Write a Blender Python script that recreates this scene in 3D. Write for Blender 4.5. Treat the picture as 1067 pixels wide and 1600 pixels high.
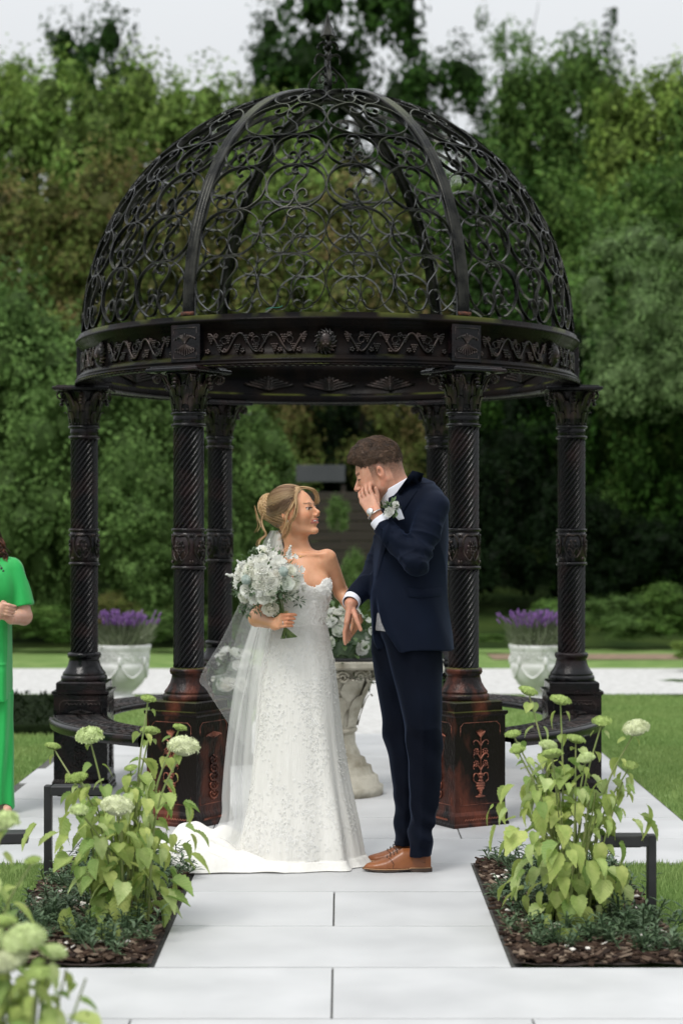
import bpy, math, random
import numpy as np
from mathutils import Vector, Matrix
from concurrent.futures import ThreadPoolExecutor
for _o in list(bpy.data.objects): bpy.data.objects.remove(_o)
rng = np.random.default_rng(7); random.seed(7)
SC = bpy.context.scene; COL = SC.collection
rad = math.radians; PI = math.pi

# ---------------------------------------------------------------- camera, light, exposure
CAMH, HOR, FPX = 1.335, 832.0, 2900.0          # eye height (m), horizon row, focal length in photo pixels
cam_d = bpy.data.cameras.new('camera'); cam = bpy.data.objects.new('camera', cam_d); COL.objects.link(cam)
cam.location = (0, 0, CAMH); cam.rotation_euler = (PI/2, 0, 0)
cam_d.sensor_fit = 'VERTICAL'; cam_d.sensor_height = 36.0; cam_d.sensor_width = 24.0
cam_d.lens = FPX/1600*36.0; cam_d.shift_y = (HOR-800)/1600.0
cam_d.clip_start = 0.1; cam_d.clip_end = 2000
cam_d.dof.use_dof = True; cam_d.dof.focus_distance = 7.45; cam_d.dof.aperture_fstop = 2.5
SC.camera = cam
SC.view_settings.view_transform = 'Standard'; SC.view_settings.look = 'None'
SC.view_settings.gamma = 1.0; SC.view_settings.exposure = 0.12; SC.view_settings.use_curve_mapping = False
SC.cycles.use_denoising = True
SC.cycles.transparent_max_bounces = 24; SC.cycles.max_bounces = 8
SUN_EL, SUN_AZ = rad(56), rad(205)             # high, a little behind the camera's left
world = bpy.data.worlds.new('World'); SC.world = world; world.use_nodes = True
wn, wl = world.node_tree.nodes, world.node_tree.links
bg = wn['Background']; sky = wn.new('ShaderNodeTexSky'); sky.sky_type = 'NISHITA'; sky.sun_disc = False
sky.sun_elevation = SUN_EL; sky.sun_rotation = SUN_AZ; sky.air_density = 1.0; sky.dust_density = 4.0
hsv = wn.new('ShaderNodeHueSaturation'); hsv.inputs['Saturation'].default_value = 0.12; hsv.inputs['Value'].default_value = 1.0
mixw = wn.new('ShaderNodeMix'); mixw.data_type = 'RGBA'; mixw.inputs[0].default_value = 0.82
mixw.inputs[7].default_value = (6.05, 6.25, 6.45, 1)        # an even cloud layer in front of the clear sky
wl.new(sky.outputs[0], hsv.inputs['Color']); wl.new(hsv.outputs[0], mixw.inputs[6]); 
tcw = wn.new('ShaderNodeTexCoord'); sxw = wn.new('ShaderNodeSeparateXYZ'); wl.new(tcw.outputs['Generated'], sxw.inputs[0])
ovc = wn.new('ShaderNodeMapRange'); ovc.inputs[1].default_value = 0.0; ovc.inputs[2].default_value = 1.0; ovc.inputs[3].default_value = 0.80; ovc.inputs[4].default_value = 2.3
wl.new(sxw.outputs[2], ovc.inputs[0])                     # an overcast sky is brighter overhead than at the horizon
scw = wn.new('ShaderNodeVectorMath'); scw.operation = 'SCALE'; wl.new(mixw.outputs[2], scw.inputs[0]); wl.new(ovc.outputs[0], scw.inputs['Scale']); wl.new(scw.outputs[0], bg.inputs[0])
bg.inputs[1].default_value = 0.112
sun_d = bpy.data.lights.new('sun', 'SUN'); sun = bpy.data.objects.new('sun', sun_d); COL.objects.link(sun)
sun_d.energy = 1.5; sun_d.angle = rad(18); sun_d.color = (1.0, 0.965, 0.91)
_sd = Vector((math.cos(SUN_EL)*-0.55, math.cos(SUN_EL)*-0.835, math.sin(SUN_EL)))
sun.rotation_euler = _sd.to_track_quat('Z', 'Y').to_euler()
sky.sun_rotation = math.atan2(_sd.x, _sd.y)

def W(px, py, Y):
    """the point seen at photo pixel (px, py) at distance Y"""
    return np.array([(px-533.5)*Y/FPX, Y, CAMH+(HOR-py)*Y/FPX])

# ---------------------------------------------------------------- materials
def mat(name, c1, c2=None, scale=8.0, rough=0.6, metal=0.0, bump=0.0, bscale=None, detail=6.0, spec=0.5, stretch=None,
        attr=None, transl=0.0, rough2=None, lo=0.35, hi=0.65, sheen=0.0, sss=0.0, moss=0.0):
    m = bpy.data.materials.new(name); m.use_nodes = True
    N, L = m.node_tree.nodes, m.node_tree.links
    b = N['Principled BSDF']; out = N['Material Output']
    b.inputs['Roughness'].default_value = rough; b.inputs['Metallic'].default_value = metal
    b.inputs['Specular IOR Level'].default_value = spec
    if sheen:
        b.inputs['Sheen Weight'].default_value = sheen
        if 'navy' in name: b.inputs['Sheen Tint'].default_value = (.35, .5, .9, 1); b.inputs['Sheen Roughness'].default_value = .4
    if sss:
        b.inputs['Subsurface Weight'].default_value = sss; b.inputs['Subsurface Radius'].default_value = (0.9, 0.35, 0.2)
        b.inputs['Subsurface Scale'].default_value = 0.012
    tc = N.new('ShaderNodeTexCoord'); mp = N.new('ShaderNodeMapping'); L.new(tc.outputs['Object'], mp.inputs[0])
    if stretch: mp.inputs['Scale'].default_value = stretch
    col = None
    c2 = c2 or c1
    nz = N.new('ShaderNodeTexNoise'); nz.inputs['Scale'].default_value = scale; nz.inputs['Detail'].default_value = detail
    L.new(mp.outputs[0], nz.inputs['Vector'])
    rp = N.new('ShaderNodeMapRange'); rp.inputs[1].default_value = lo; rp.inputs[2].default_value = hi
    L.new(nz.outputs[0], rp.inputs[0])
    mx = N.new('ShaderNodeMix'); mx.data_type = 'RGBA'; L.new(rp.outputs[0], mx.inputs[0])
    mx.inputs[6].default_value = (*c1, 1); mx.inputs[7].default_value = (*c2, 1); col = mx.outputs[2]
    if rough2 is not None:
        rr = N.new('ShaderNodeMapRange'); rr.inputs[3].default_value = rough; rr.inputs[4].default_value = rough2
        L.new(rp.outputs[0], rr.inputs[0]); L.new(rr.outputs[0], b.inputs['Roughness'])
    if attr:
        at = N.new('ShaderNodeAttribute'); at.attribute_name = attr
        m2 = N.new('ShaderNodeMix'); m2.data_type = 'RGBA'; m2.blend_type = 'MULTIPLY'; m2.inputs[0].default_value = 1
        L.new(col, m2.inputs[6]); L.new(at.outputs['Color'], m2.inputs[7]); col = m2.outputs[2]
    if moss:
        ge = N.new('ShaderNodeNewGeometry'); sx = N.new('ShaderNodeSeparateXYZ'); L.new(ge.outputs['Normal'], sx.inputs[0])
        n3 = N.new('ShaderNodeTexNoise'); n3.inputs['Scale'].default_value = 5; L.new(tc.outputs['Object'], n3.inputs['Vector'])
        a1 = N.new('ShaderNodeMapRange'); a1.inputs[1].default_value = 0.55; a1.inputs[2].default_value = 0.9; L.new(sx.outputs[2], a1.inputs[0])
        a2 = N.new('ShaderNodeMapRange'); a2.inputs[1].default_value = 0.46; a2.inputs[2].default_value = 0.6; L.new(n3.outputs[0], a2.inputs[0])
        mu = N.new('ShaderNodeMath'); mu.operation = 'MULTIPLY'; L.new(a1.outputs[0], mu.inputs[0]); L.new(a2.outputs[0], mu.inputs[1])
        mu2 = N.new('ShaderNodeMath'); mu2.operation = 'MULTIPLY'; mu2.inputs[1].default_value = moss; L.new(mu.outputs[0], mu2.inputs[0])
        m3 = N.new('ShaderNodeMix'); m3.data_type = 'RGBA'; L.new(mu2.outputs[0], m3.inputs[0]); L.new(col, m3.inputs[6])
        m3.inputs[7].default_value = (0.13, 0.15, 0.03, 1); col = m3.outputs[2]
    L.new(col, b.inputs['Base Color'])
    if bump:
        n2 = N.new('ShaderNodeTexNoise'); n2.inputs['Scale'].default_value = bscale or scale*4; n2.inputs['Detail'].default_value = 5
        L.new(mp.outputs[0], n2.inputs['Vector'])
        bp = N.new('ShaderNodeBump'); bp.inputs['Strength'].default_value = bump; bp.inputs['Distance'].default_value = 0.01
        L.new(n2.outputs[0], bp.inputs['Height']); L.new(bp.outputs[0], b.inputs['Normal'])
    if transl:
        tr = N.new('ShaderNodeBsdfTranslucent'); L.new(col, tr.inputs[0]); ms = N.new('ShaderNodeMixShader')
        ms.inputs[0].default_value = transl; L.new(b.outputs[0], ms.inputs[1]); L.new(tr.outputs[0], ms.inputs[2])
        L.new(ms.outputs[0], out.inputs[0])
    return m

M = {}
def add_specks(m):
    N, L = m.node_tree.nodes, m.node_tree.links; tc = N.new('ShaderNodeTexCoord'); b = N['Principled BSDF']; oi = N.new('ShaderNodeObjectInfo')
    c_old = b.inputs['Base Color'].links[0].from_socket
    geo = N.new('ShaderNodeNewGeometry')
    v = N.new('ShaderNodeTexVoronoi'); v.inputs['Scale'].default_value = 16; L.new(geo.outputs['Position'], v.inputs['Vector'])
    r = N.new('ShaderNodeMapRange'); r.inputs[1].default_value = .03; r.inputs[2].default_value = .07; r.inputs[3].default_value = .45; r.inputs[4].default_value = 0; L.new(v.outputs['Distance'], r.inputs[0])
    n = N.new('ShaderNodeTexNoise'); n.inputs['Scale'].default_value = 2.4; L.new(geo.outputs['Position'], n.inputs['Vector'])
    r2 = N.new('ShaderNodeMapRange'); r2.inputs[1].default_value = .55; r2.inputs[2].default_value = .62; L.new(n.outputs[0], r2.inputs[0])
    mu = N.new('ShaderNodeMath'); mu.operation = 'MULTIPLY'; L.new(r.outputs[0], mu.inputs[0]); L.new(r2.outputs[0], mu.inputs[1])
    st = N.new('ShaderNodeTexNoise'); st.inputs['Scale'].default_value = 1.1; st.inputs['Detail'].default_value = 8; mp = N.new('ShaderNodeMapping'); mp.inputs['Scale'].default_value = (.5, 2.5, 1); L.new(geo.outputs['Position'], mp.inputs[0]); L.new(mp.outputs[0], st.inputs['Vector'])
    tone = N.new('ShaderNodeMapRange'); tone.inputs[1].default_value = .3; tone.inputs[2].default_value = .7; tone.inputs[3].default_value = .95; tone.inputs[4].default_value = 1.03; L.new(st.outputs[0], tone.inputs[0])
    per = N.new('ShaderNodeMapRange'); per.inputs[3].default_value = .95; per.inputs[4].default_value = 1.03; L.new(oi.outputs['Random'], per.inputs[0])
    m3 = N.new('ShaderNodeMath'); m3.operation = 'MULTIPLY'; L.new(tone.outputs[0], m3.inputs[0]); L.new(per.outputs[0], m3.inputs[1])
    vm = N.new('ShaderNodeVectorMath'); vm.operation = 'SCALE'; L.new(c_old, vm.inputs[0]); L.new(m3.outputs[0], vm.inputs['Scale'])
    mx = N.new('ShaderNodeMix'); mx.data_type = 'RGBA'; L.new(mu.outputs[0], mx.inputs[0]); L.new(vm.outputs[0], mx.inputs[6]); mx.inputs[7].default_value = (.25, .22, .17, 1); L.new(mx.outputs[2], b.inputs['Base Color'])
M['slab'] = mat('pale_porcelain', (0.455, 0.460, 0.463), (0.54, 0.543, 0.545), 3.2, rough=0.45, bump=0.08, bscale=90, detail=12, attr='Col', rough2=0.6, lo=.3, hi=.72)
add_specks(M['slab'])
M['joint'] = mat('joint_sand', (0.06, 0.06, 0.055), (0.10, 0.10, 0.09), 30, rough=0.95)
M['gravel'] = mat('pale_gravel', (0.42, 0.415, 0.40), (0.55, 0.545, 0.53), 14, rough=0.95, bump=0.5, bscale=90)
M['lawn'] = mat('lawn_turf', (0.11, 0.19, 0.05), (0.19, 0.27, 0.09), 3.0, rough=0.95, bump=0.6, bscale=160, detail=12, spec=0.1)
M['grass'] = mat('grass_blade', (1, 1, 1), rough=0.7, attr='Col', transl=0.3, spec=0.2)
M['mulch'] = mat('bark_mulch', (0.015, 0.009, 0.007), (0.04, 0.025, 0.017), 40, rough=0.95, bump=1.0, bscale=70)
M['chip'] = mat('bark_chip', (1, 1, 1), rough=0.9, attr='Col', spec=0.2)
M['bank'] = mat('bank_grass', (0.010, 0.022, 0.006), (0.04, 0.062, 0.015), 0.8, rough=1, bump=0.8, bscale=12, detail=10, spec=0.05)  # grass colour darkened for the shade under the trees
M['iron'] = mat('black_iron', (0.003, 0.003, 0.004), (0.03, 0.014, 0.014), 7, rough=0.2, metal=0.05, bump=0.2, bscale=60, rough2=0.45, lo=0.48, hi=0.8, spec=0.28)
M['iron_moss'] = mat('black_iron_mossy', (0.003, 0.003, 0.0035), (0.009, 0.006, 0.005), 7, rough=0.2, metal=0.05, bump=0.12, bscale=50, rough2=0.35, moss=1.0, spec=0.05)
M['iron_bar'] = mat('forged_bar', (0.005, 0.0055, 0.005), (0.05, 0.05, 0.042), 9, spec=0.2, rough=0.24, metal=0.5, bump=0.12, bscale=80, rough2=0.42, moss=0.35, lo=.42, hi=.8)
M['iron_relief'] = mat('worn_iron_relief', (0.006, 0.0045, 0.004), (0.070, 0.046, 0.040), 14, rough=0.3, metal=0.4, bump=0.2, bscale=80, lo=0.45, hi=0.75)
M['copper'] = mat('copper_washed_iron', (0.008, 0.005, 0.005), (0.13, 0.036, 0.020), 6.5, spec=0.25, rough=0.3, metal=0.3, bump=0.35, bscale=55, rough2=0.5, lo=0.48, hi=0.74, stretch=(1.6, 1.6, 0.75), detail=9, moss=0.5)
M['copper_relief'] = mat('copper_relief', (0.035, 0.014, 0.011), (0.34, 0.12, 0.075), 16, rough=0.36, metal=0.6, bump=0.2, bscale=90)
M['stone'] = mat('weathered_stone', (0.20, 0.175, 0.12), (0.50, 0.47, 0.39), 9, rough=0.9, bump=0.6, bscale=40, detail=9, lo=0.3, hi=0.6)
M['urn'] = mat('white_urn_stone', (0.58, 0.58, 0.56), (0.74, 0.74, 0.73), 6, rough=0.85, bump=0.3, bscale=50)
M['bark'] = mat('tree_bark', (0.02, 0.017, 0.012), (0.05, 0.042, 0.03), 6, rough=0.95, bump=1.0, bscale=20, stretch=(1, 1, .2))
def leafmat(name, c, transl=0.18, rough=0.55): return mat(name, c, tuple(v*0.72 for v in c), 1.2, rough=rough, attr='Col', transl=transl, spec=0.06)
M['leaf'] = leafmat('tree_leaf', (1, 1, 1))
M['hyd_leaf'] = mat('lime_leaf', (0.44, 0.52, 0.185), (0.28, 0.39, 0.105), 14, rough=0.5, transl=0.35, spec=0.3, bump=0.25, bscale=60, attr='Col')
M['floret'] = mat('cream_floret', (1, 1, 1), rough=0.7, attr='Col', transl=0.3, spec=0.2)
M['stem'] = mat('green_stem', (0.16, 0.22, 0.06), (0.22, 0.24, 0.09), 20, rough=0.6)
M['wood'] = mat('dark_timber', (0.010, 0.008, 0.005), (0.028, 0.020, 0.012), 5, rough=0.85, bump=0.5, bscale=30, stretch=(.3, 1, 4))
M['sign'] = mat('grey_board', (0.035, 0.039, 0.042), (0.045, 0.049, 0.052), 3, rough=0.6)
M['lamp'] = mat('black_powder_coat', (0.013, 0.013, 0.015), (0.02, 0.02, 0.022), 20, rough=0.45, bump=0.05, bscale=200)
M['skin_g'] = mat('skin_man', (1, 1, 1), (.88, .80, .76), 45, rough=0.5, attr='Col', sss=0.25, spec=0.35, bump=0.06, bscale=300)
M['skin_b'] = mat('skin_woman', (1, 1, 1), (.93, .87, .83), 38, bump=0.04, bscale=260, rough=0.42, attr='Col', sss=0.25, spec=0.4)
M['suit'] = mat('navy_wool', (0.0018, 0.0038, 0.0105), (0.0032, 0.0064, 0.0165), 5, rough=0.75, bump=0.15, bscale=420, spec=0.10, sheen=0.10)
M['suit2'] = mat('navy_wool_trousers', (0.0013, 0.0024, 0.0065), (0.0022, 0.0042, 0.0105), 5, rough=0.78, bump=0.15, bscale=420, spec=0.09, sheen=0.07)
M['shirt'] = mat('white_cotton', (0.70, 0.71, 0.80), (0.76, 0.77, 0.84), 10, rough=0.75, bump=0.1, bscale=60)
M['waistcoat'] = mat('grey_tweed', (0.20, 0.20, 0.21), (0.34, 0.34, 0.35), 120, rough=0.9, bump=0.2)
M['tan'] = mat('tan_leather', (0.27, 0.095, 0.032), (0.19, 0.06, 0.02), 9, rough=0.3, bump=0.08, bscale=160, rough2=0.4)
M['sole'] = mat('dark_sole', (0.035, 0.022, 0.016), (0.06, 0.036, 0.024), 20, rough=0.6)
M['welt'] = mat('tan_welt', (0.36, 0.2, 0.1), None, rough=0.6)
M['steel'] = mat('brushed_steel', (0.5, 0.5, 0.5), (0.7, 0.69, 0.66), 60, rough=0.3, metal=0.9)
M['dress'] = mat('ivory_satin', (0.79, 0.775, 0.725), (0.84, 0.825, 0.78), 7, rough=0.55, bump=0.22, bscale=26, stretch=(9, 9, .35), sheen=0.3, transl=0.12)
M['lace'] = mat('beaded_lace', (0.83, 0.82, 0.78), (0.88, 0.87, 0.84), 60, rough=0.42, bump=0.10, bscale=260, transl=0.15)
M['hair_b'] = mat('blonde_hair', (1, 1, 1), rough=0.38, attr='Col', spec=0.5)
M['hair_g'] = mat('brown_hair', (1, 1, 1), rough=0.5, attr='Col', spec=0.35)
M['green'] = mat('emerald_jersey', (0.004, 0.34, 0.055), (0.008, 0.42, 0.08), 4, rough=0.6, bump=0.15, bscale=9, stretch=(3, 3, .4), sheen=0.2)
M['white_petal'] = mat('white_petal', (0.86, 0.86, 0.81), (0.94, 0.94, 0.91), 12, rough=0.6, transl=0.48, attr='Col')
M['sage'] = mat('bouquet_leaf', (0.045, 0.095, 0.028), (0.12, 0.19, 0.07), 30, rough=0.5, transl=0.2)
M['dark_leaf'] = mat('ground_leaf', (0.05, 0.10, 0.045), (0.13, 0.19, 0.10), 25, rough=0.5, transl=0.2)
M['lav'] = mat('lavender_bloom', (0.12, 0.045, 0.20), (0.22, 0.11, 0.30), 20, rough=0.8)
M['lavleaf'] = mat('lavender_leaf', (0.20, 0.24, 0.14), (0.32, 0.36, 0.24), 20, rough=0.8)
M['rust'] = mat('rust_patch', (0.02, 0.01, 0.008), (0.16, 0.045, 0.02), 30, rough=0.8)
M['twine'] = mat('teal_twine', (0.01, 0.14, 0.10), None, rough=0.7)
M['gold'] = mat('gold', (0.7, 0.45, 0.18), None, rough=0.25, metal=1)
def tulle(name, dens, edge):
    m = bpy.data.materials.new(name); m.use_nodes = True; N, L = m.node_tree.nodes, m.node_tree.links
    b = N['Principled BSDF']; b.inputs['Base Color'].default_value = (0.93, 0.93, 0.91, 1); b.inputs['Roughness'].default_value = 0.8
    tl = N.new('ShaderNodeBsdfTranslucent'); tl.inputs[0].default_value = (0.92, 0.92, 0.91, 1)
    m1 = N.new('ShaderNodeMixShader'); m1.inputs[0].default_value = 0.45; L.new(b.outputs[0], m1.inputs[1]); L.new(tl.outputs[0], m1.inputs[2])
    tp = N.new('ShaderNodeBsdfTransparent'); lw = N.new('ShaderNodeLayerWeight'); lw.inputs[0].default_value = 0.35
    mr = N.new('ShaderNodeMapRange'); mr.inputs[3].default_value = dens; mr.inputs[4].default_value = edge; L.new(lw.outputs[1], mr.inputs[0])
    m2 = N.new('ShaderNodeMixShader'); L.new(mr.outputs[0], m2.inputs[0]); L.new(tp.outputs[0], m2.inputs[1]); L.new(m1.outputs[0], m2.inputs[2])
    L.new(m2.outputs[0], N['Material Output'].inputs[0]); return m
M['tulle'] = tulle('veil_tulle', 0.14, 0.50); M['tulle2'] = tulle('dense_tulle', 0.30, 0.62)

# ---------------------------------------------------------------- mesh helpers
def make_mesh(name, V, Q=None, T=None, mats=None, smooth=True, col=None):
    me = bpy.data.meshes.new(name)
    V = np.asarray(V, np.float32).reshape(-1, 3)
    Q = np.zeros((0, 4), np.int32) if Q is None or len(Q) == 0 else np.asarray(Q, np.int32)
    T = np.zeros((0, 3), np.int32) if T is None or len(T) == 0 else np.asarray(T, np.int32)
    me.vertices.add(len(V)); me.vertices.foreach_set('co', V.ravel())
    nl = Q.size+T.size; me.loops.add(nl)
    me.loops.foreach_set('vertex_index', np.concatenate([Q.ravel(), T.ravel()]))
    me.polygons.add(len(Q)+len(T))
    st = np.concatenate([np.arange(len(Q))*4, Q.size+np.arange(len(T))*3]).astype(np.int32)
    me.polygons.foreach_set('loop_start', st)
    me.update(calc_edges=True)
    me.polygons.foreach_set('use_smooth', np.full(len(Q)+len(T), bool(smooth)))
    if col is not None:
        a = me.color_attributes.new('Col', 'FLOAT_COLOR', 'POINT')
        c = np.ones((len(V), 4), np.float32); c[:, :3] = col; a.data.foreach_set('color', c.ravel())
    if mats is not None: me.materials.append(mats)
    me.validate(); me.update()
    return me
def link(name, data, parent=None, loc=None, rot=None, scale=None):
    o = bpy.data.objects.new(name, data); COL.objects.link(o)
    if parent is not None: o.parent = parent
    if loc is not None: o.location = loc
    if rot is not None: o.rotation_euler = rot
    if scale is not None: o.scale = scale
    return o
def thing(name, label, cat, loc=(0, 0, 0), rotz=0, group=None):
    o = link(name, None, None, loc, (0, 0, rotz)); o.empty_display_size = 0.1
    o['label'] = label; o['category'] = cat
    if group: o['group'] = group
    return o
def tag(o, label, cat, group=None):
    o['label'] = label; o['category'] = cat
    if group: o['group'] = group
    return o
def struct(o): o['kind'] = 'structure'; return o
def stuff(o): o['kind'] = 'stuff'; return o
def copy_tree(o, parent=None):
    c = o.copy(); COL.objects.link(c)
    if parent is not None: c.parent = parent
    for ch in list(o.children):
        copy_tree(ch, c)
    return c

class MB:
    def __init__(s): s.V = []; s.Q = []; s.T = []; s.C = []; s.n = 0
    def add(s, V, Q=None, T=None, col=None):
        V = np.asarray(V, float).reshape(-1, 3)
        if Q is not None and len(Q): s.Q.append(np.asarray(Q, int)+s.n)
        if T is not None and len(T): s.T.append(np.asarray(T, int)+s.n)
        c = np.ones((len(V), 3)) if col is None else np.broadcast_to(np.asarray(col, float), (len(V), 3))
        s.V.append(V); s.C.append(c); s.n += len(V); return s
    def grid(s, P, wrap_u=False, wrap_v=False, col=None):
        """P: (nu, nv, 3)"""
        nu, nv = P.shape[:2]; I = np.arange(nu*nv).reshape(nu, nv)
        a = I if wrap_u else I[:-1]; b = np.roll(I, -1, 0) if wrap_u else I[1:]
        def vv(x): return (x, np.roll(x, -1, 1)) if wrap_v else (x[:, :-1], x[:, 1:])
        a0, a1 = vv(a); b0, b1 = vv(b)
        Q = np.stack([a0, b0, b1, a1], -1).reshape(-1, 4)
        return s.add(P.reshape(-1, 3), Q, col=col)
    def lathe(s, prof, n=32, c=(0, 0, 0), col=None, cap=False):
        prof = np.array(prof, float); th = np.linspace(0, 2*PI, n, endpoint=False)
        P = np.stack([prof[:, None, 0]*np.cos(th), prof[:, None, 0]*np.sin(th), np.repeat(prof[:, 1:2], n, 1)], -1)+np.array(c)
        return s.grid(P, wrap_v=True, col=col)
    def box(s, c, half, R=None, col=None):
        v = np.array([[x, y, z] for x in (-1, 1) for y in (-1, 1) for z in (-1, 1)], float)*np.array(half)
        if R is not None: v = v@np.asarray(R).T
        return s.add(v+np.array(c), [[0, 1, 3, 2], [4, 6, 7, 5], [0, 4, 5, 1], [2, 3, 7, 6], [0, 2, 6, 4], [1, 5, 7, 3]], col=col)
    def bbox_bev(s, c, half, b=0.004, R=None, col=None):
        """box with chamfered vertical and horizontal edges: three stacked rings"""
        hx, hy, hz = half
        def ring(x, y, z): return [[-x+b, -y, z], [x-b, -y, z], [x, -y+b, z], [x, y-b, z], [x-b, y, z], [-x+b, y, z], [-x, y-b, z], [-x, -y+b, z]]
        P = np.array([ring(hx-b, hy-b, -hz), ring(hx, hy, -hz+b), ring(hx, hy, hz-b), ring(hx-b, hy-b, hz)], float)
        P = P.reshape(-1, 3)
        if R is not None: P = P@np.asarray(R).T
        P = P+np.array(c); I = np.arange(32).reshape(4, 8); Q = []
        for r in range(3):
            for k in range(8): Q.append([I[r, k], I[r, (k+1) % 8], I[r+1, (k+1) % 8], I[r+1, k]])
        for r, f in ((0, -1), (3, 1)):
            q = [[0, 1, 2, 7], [7, 2, 3, 6], [6, 3, 4, 5]]
            for a in q:
                a = [I[r, k] for k in a]; Q.append(a if f > 0 else a[::-1])
        return s.add(P, Q, col=col)
    def tube(s, pts, r, n=6, col=None, closed=False, flat=None, up=None):
        pts = np.asarray(pts, float); m = len(pts); r = np.broadcast_to(np.asarray(r, float), (m,))
        if closed: t = np.roll(pts, -1, 0)-np.roll(pts, 1, 0)
        else: t = np.gradient(pts, axis=0)
        t /= np.linalg.norm(t, axis=1)[:, None]+1e-12
        if up is None:
            a = np.array([0, 0, 1.0]) if abs(t[:, 2]).mean() < 0.8 else np.array([0, 1.0, 0]); u0 = np.broadcast_to(a, t.shape)
        else: u0 = np.broadcast_to(np.asarray(up, float), t.shape)
        sd = np.cross(t, u0); sd /= np.linalg.norm(sd, axis=1)[:, None]+1e-12
        uu = np.cross(sd, t); th = np.linspace(0, 2*PI, n, endpoint=False)
        fl = 1.0 if flat is None else flat
        P = pts[:, None]+r[:, None, None]*(np.cos(th)[None, :, None]*sd[:, None]+fl*np.sin(th)[None, :, None]*uu[:, None])
        k0 = s.n
        s.grid(P, wrap_u=closed, wrap_v=True, col=(None if col is None else (np.repeat(np.asarray(col), n, 0) if np.ndim(col) == 2 else col)))
        if not closed and n >= 3:
            for ring, rev in ((0, True), (m-1, False)):
                idx = k0+ring*n+np.arange(n)
                tr = [[idx[0], idx[i], idx[i+1]] for i in range(1, n-1)]
                if rev: tr = [q[::-1] for q in tr]
                s.T.append(np.array(tr))
        return s
    def ribbon(s, pts, nrm, w, t, col=None):
        """rectangular bar: w = half width along nrm, t = half thickness in plane"""
        pts = np.asarray(pts, float); nrm = np.asarray(nrm, float)
        tn = np.gradient(pts, axis=0); tn /= np.linalg.norm(tn, axis=1)[:, None]+1e-12
        sd = np.cross(tn, nrm); sd /= np.linalg.norm(sd, axis=1)[:, None]+1e-12
        P = np.stack([pts+nrm*w+sd*t, pts+nrm*w-sd*t, pts-nrm*w-sd*t, pts-nrm*w+sd*t], 1)
        return s.grid(P, wrap_v=True, col=col)
    def ball(s, c, r, nu=8, nv=6, R=None, col=None):
        r = np.broadcast_to(np.asarray(r, float), (3,))
        a = np.linspace(0, PI, nv+1); th = np.linspace(0, 2*PI, nu, endpoint=False)
        P = np.stack([np.sin(a)[:, None]*np.cos(th), np.sin(a)[:, None]*np.sin(th), np.repeat(np.cos(a)[:, None], nu, 1)], -1)*r
        if R is not None: P = P@np.asarray(R).T
        return s.grid(P[::-1]+np.array(c), wrap_v=True, col=col)
    def arr(s):
        V = np.concatenate(s.V); C = np.concatenate(s.C)
        Q = np.concatenate(s.Q) if s.Q else None; T = np.concatenate(s.T) if s.T else None
        return V, Q, T, C
    def mesh(s, name, m, smooth=True, color=True, fn=None):
        V, Q, T, C = s.arr()
        if fn is not None: V = fn(V)
        return make_mesh(name, V, Q, T, m, smooth, C if color else None)
    def build(s, name, m, parent=None, smooth=True, fn=None, **k):
        return link(name, s.mesh(name, m, smooth, True, fn), parent, **k)

def spline(pts, n=24, closed=False):
    P = np.asarray(pts, float); m = len(P)
    if closed: P = np.concatenate([P[-1:], P, P[:2]])
    else: P = np.concatenate([2*P[:1]-P[1:2], P, 2*P[-1:]-P[-2:-1]])
    segs = m if closed else m-1
    t = np.linspace(0, segs, n, endpoint=not closed); i = np.minimum(t.astype(int), segs-1); f = (t-i)[:, None]
    a, b, c, d = P[i], P[i+1], P[i+2], P[i+3]
    return 0.5*((2*b)+(-a+c)*f+(2*a-5*b+4*c-d)*f**2+(-a+3*b-3*c+d)*f**3)
def rotz(a): c, s_ = math.cos(a), math.sin(a); return np.array([[c, -s_, 0], [s_, c, 0], [0, 0, 1]])
def axes(f, up=(0, 0, 1)):
    f = np.asarray(f, float); f = f/np.linalg.norm(f); l = np.cross(up, f); l /= np.linalg.norm(l); u = np.cross(f, l)
    return np.stack([f, l, u], 1)        # columns
_LAT = rng.random((32, 32, 32)).astype(np.float32)
def vnoise(P, s=1.0, off=0.0):
    p = np.asarray(P, np.float32)*s+off+100.0; i = np.floor(p).astype(int); f = p-i; f = f*f*(3-2*f)
    def g(a, b, c): return _LAT[(i[:, 0]+a) & 31, (i[:, 1]+b) & 31, (i[:, 2]+c) & 31]
    x00 = g(0, 0, 0)*(1-f[:, 0])+g(1, 0, 0)*f[:, 0]; x10 = g(0, 1, 0)*(1-f[:, 0])+g(1, 1, 0)*f[:, 0]
    x01 = g(0, 0, 1)*(1-f[:, 0])+g(1, 0, 1)*f[:, 0]; x11 = g(0, 1, 1)*(1-f[:, 0])+g(1, 1, 1)*f[:, 0]
    y0 = x00*(1-f[:, 1])+x10*f[:, 1]; y1 = x01*(1-f[:, 1])+x11*f[:, 1]
    return (y0*(1-f[:, 2])+y1*f[:, 2])*2-1

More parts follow.
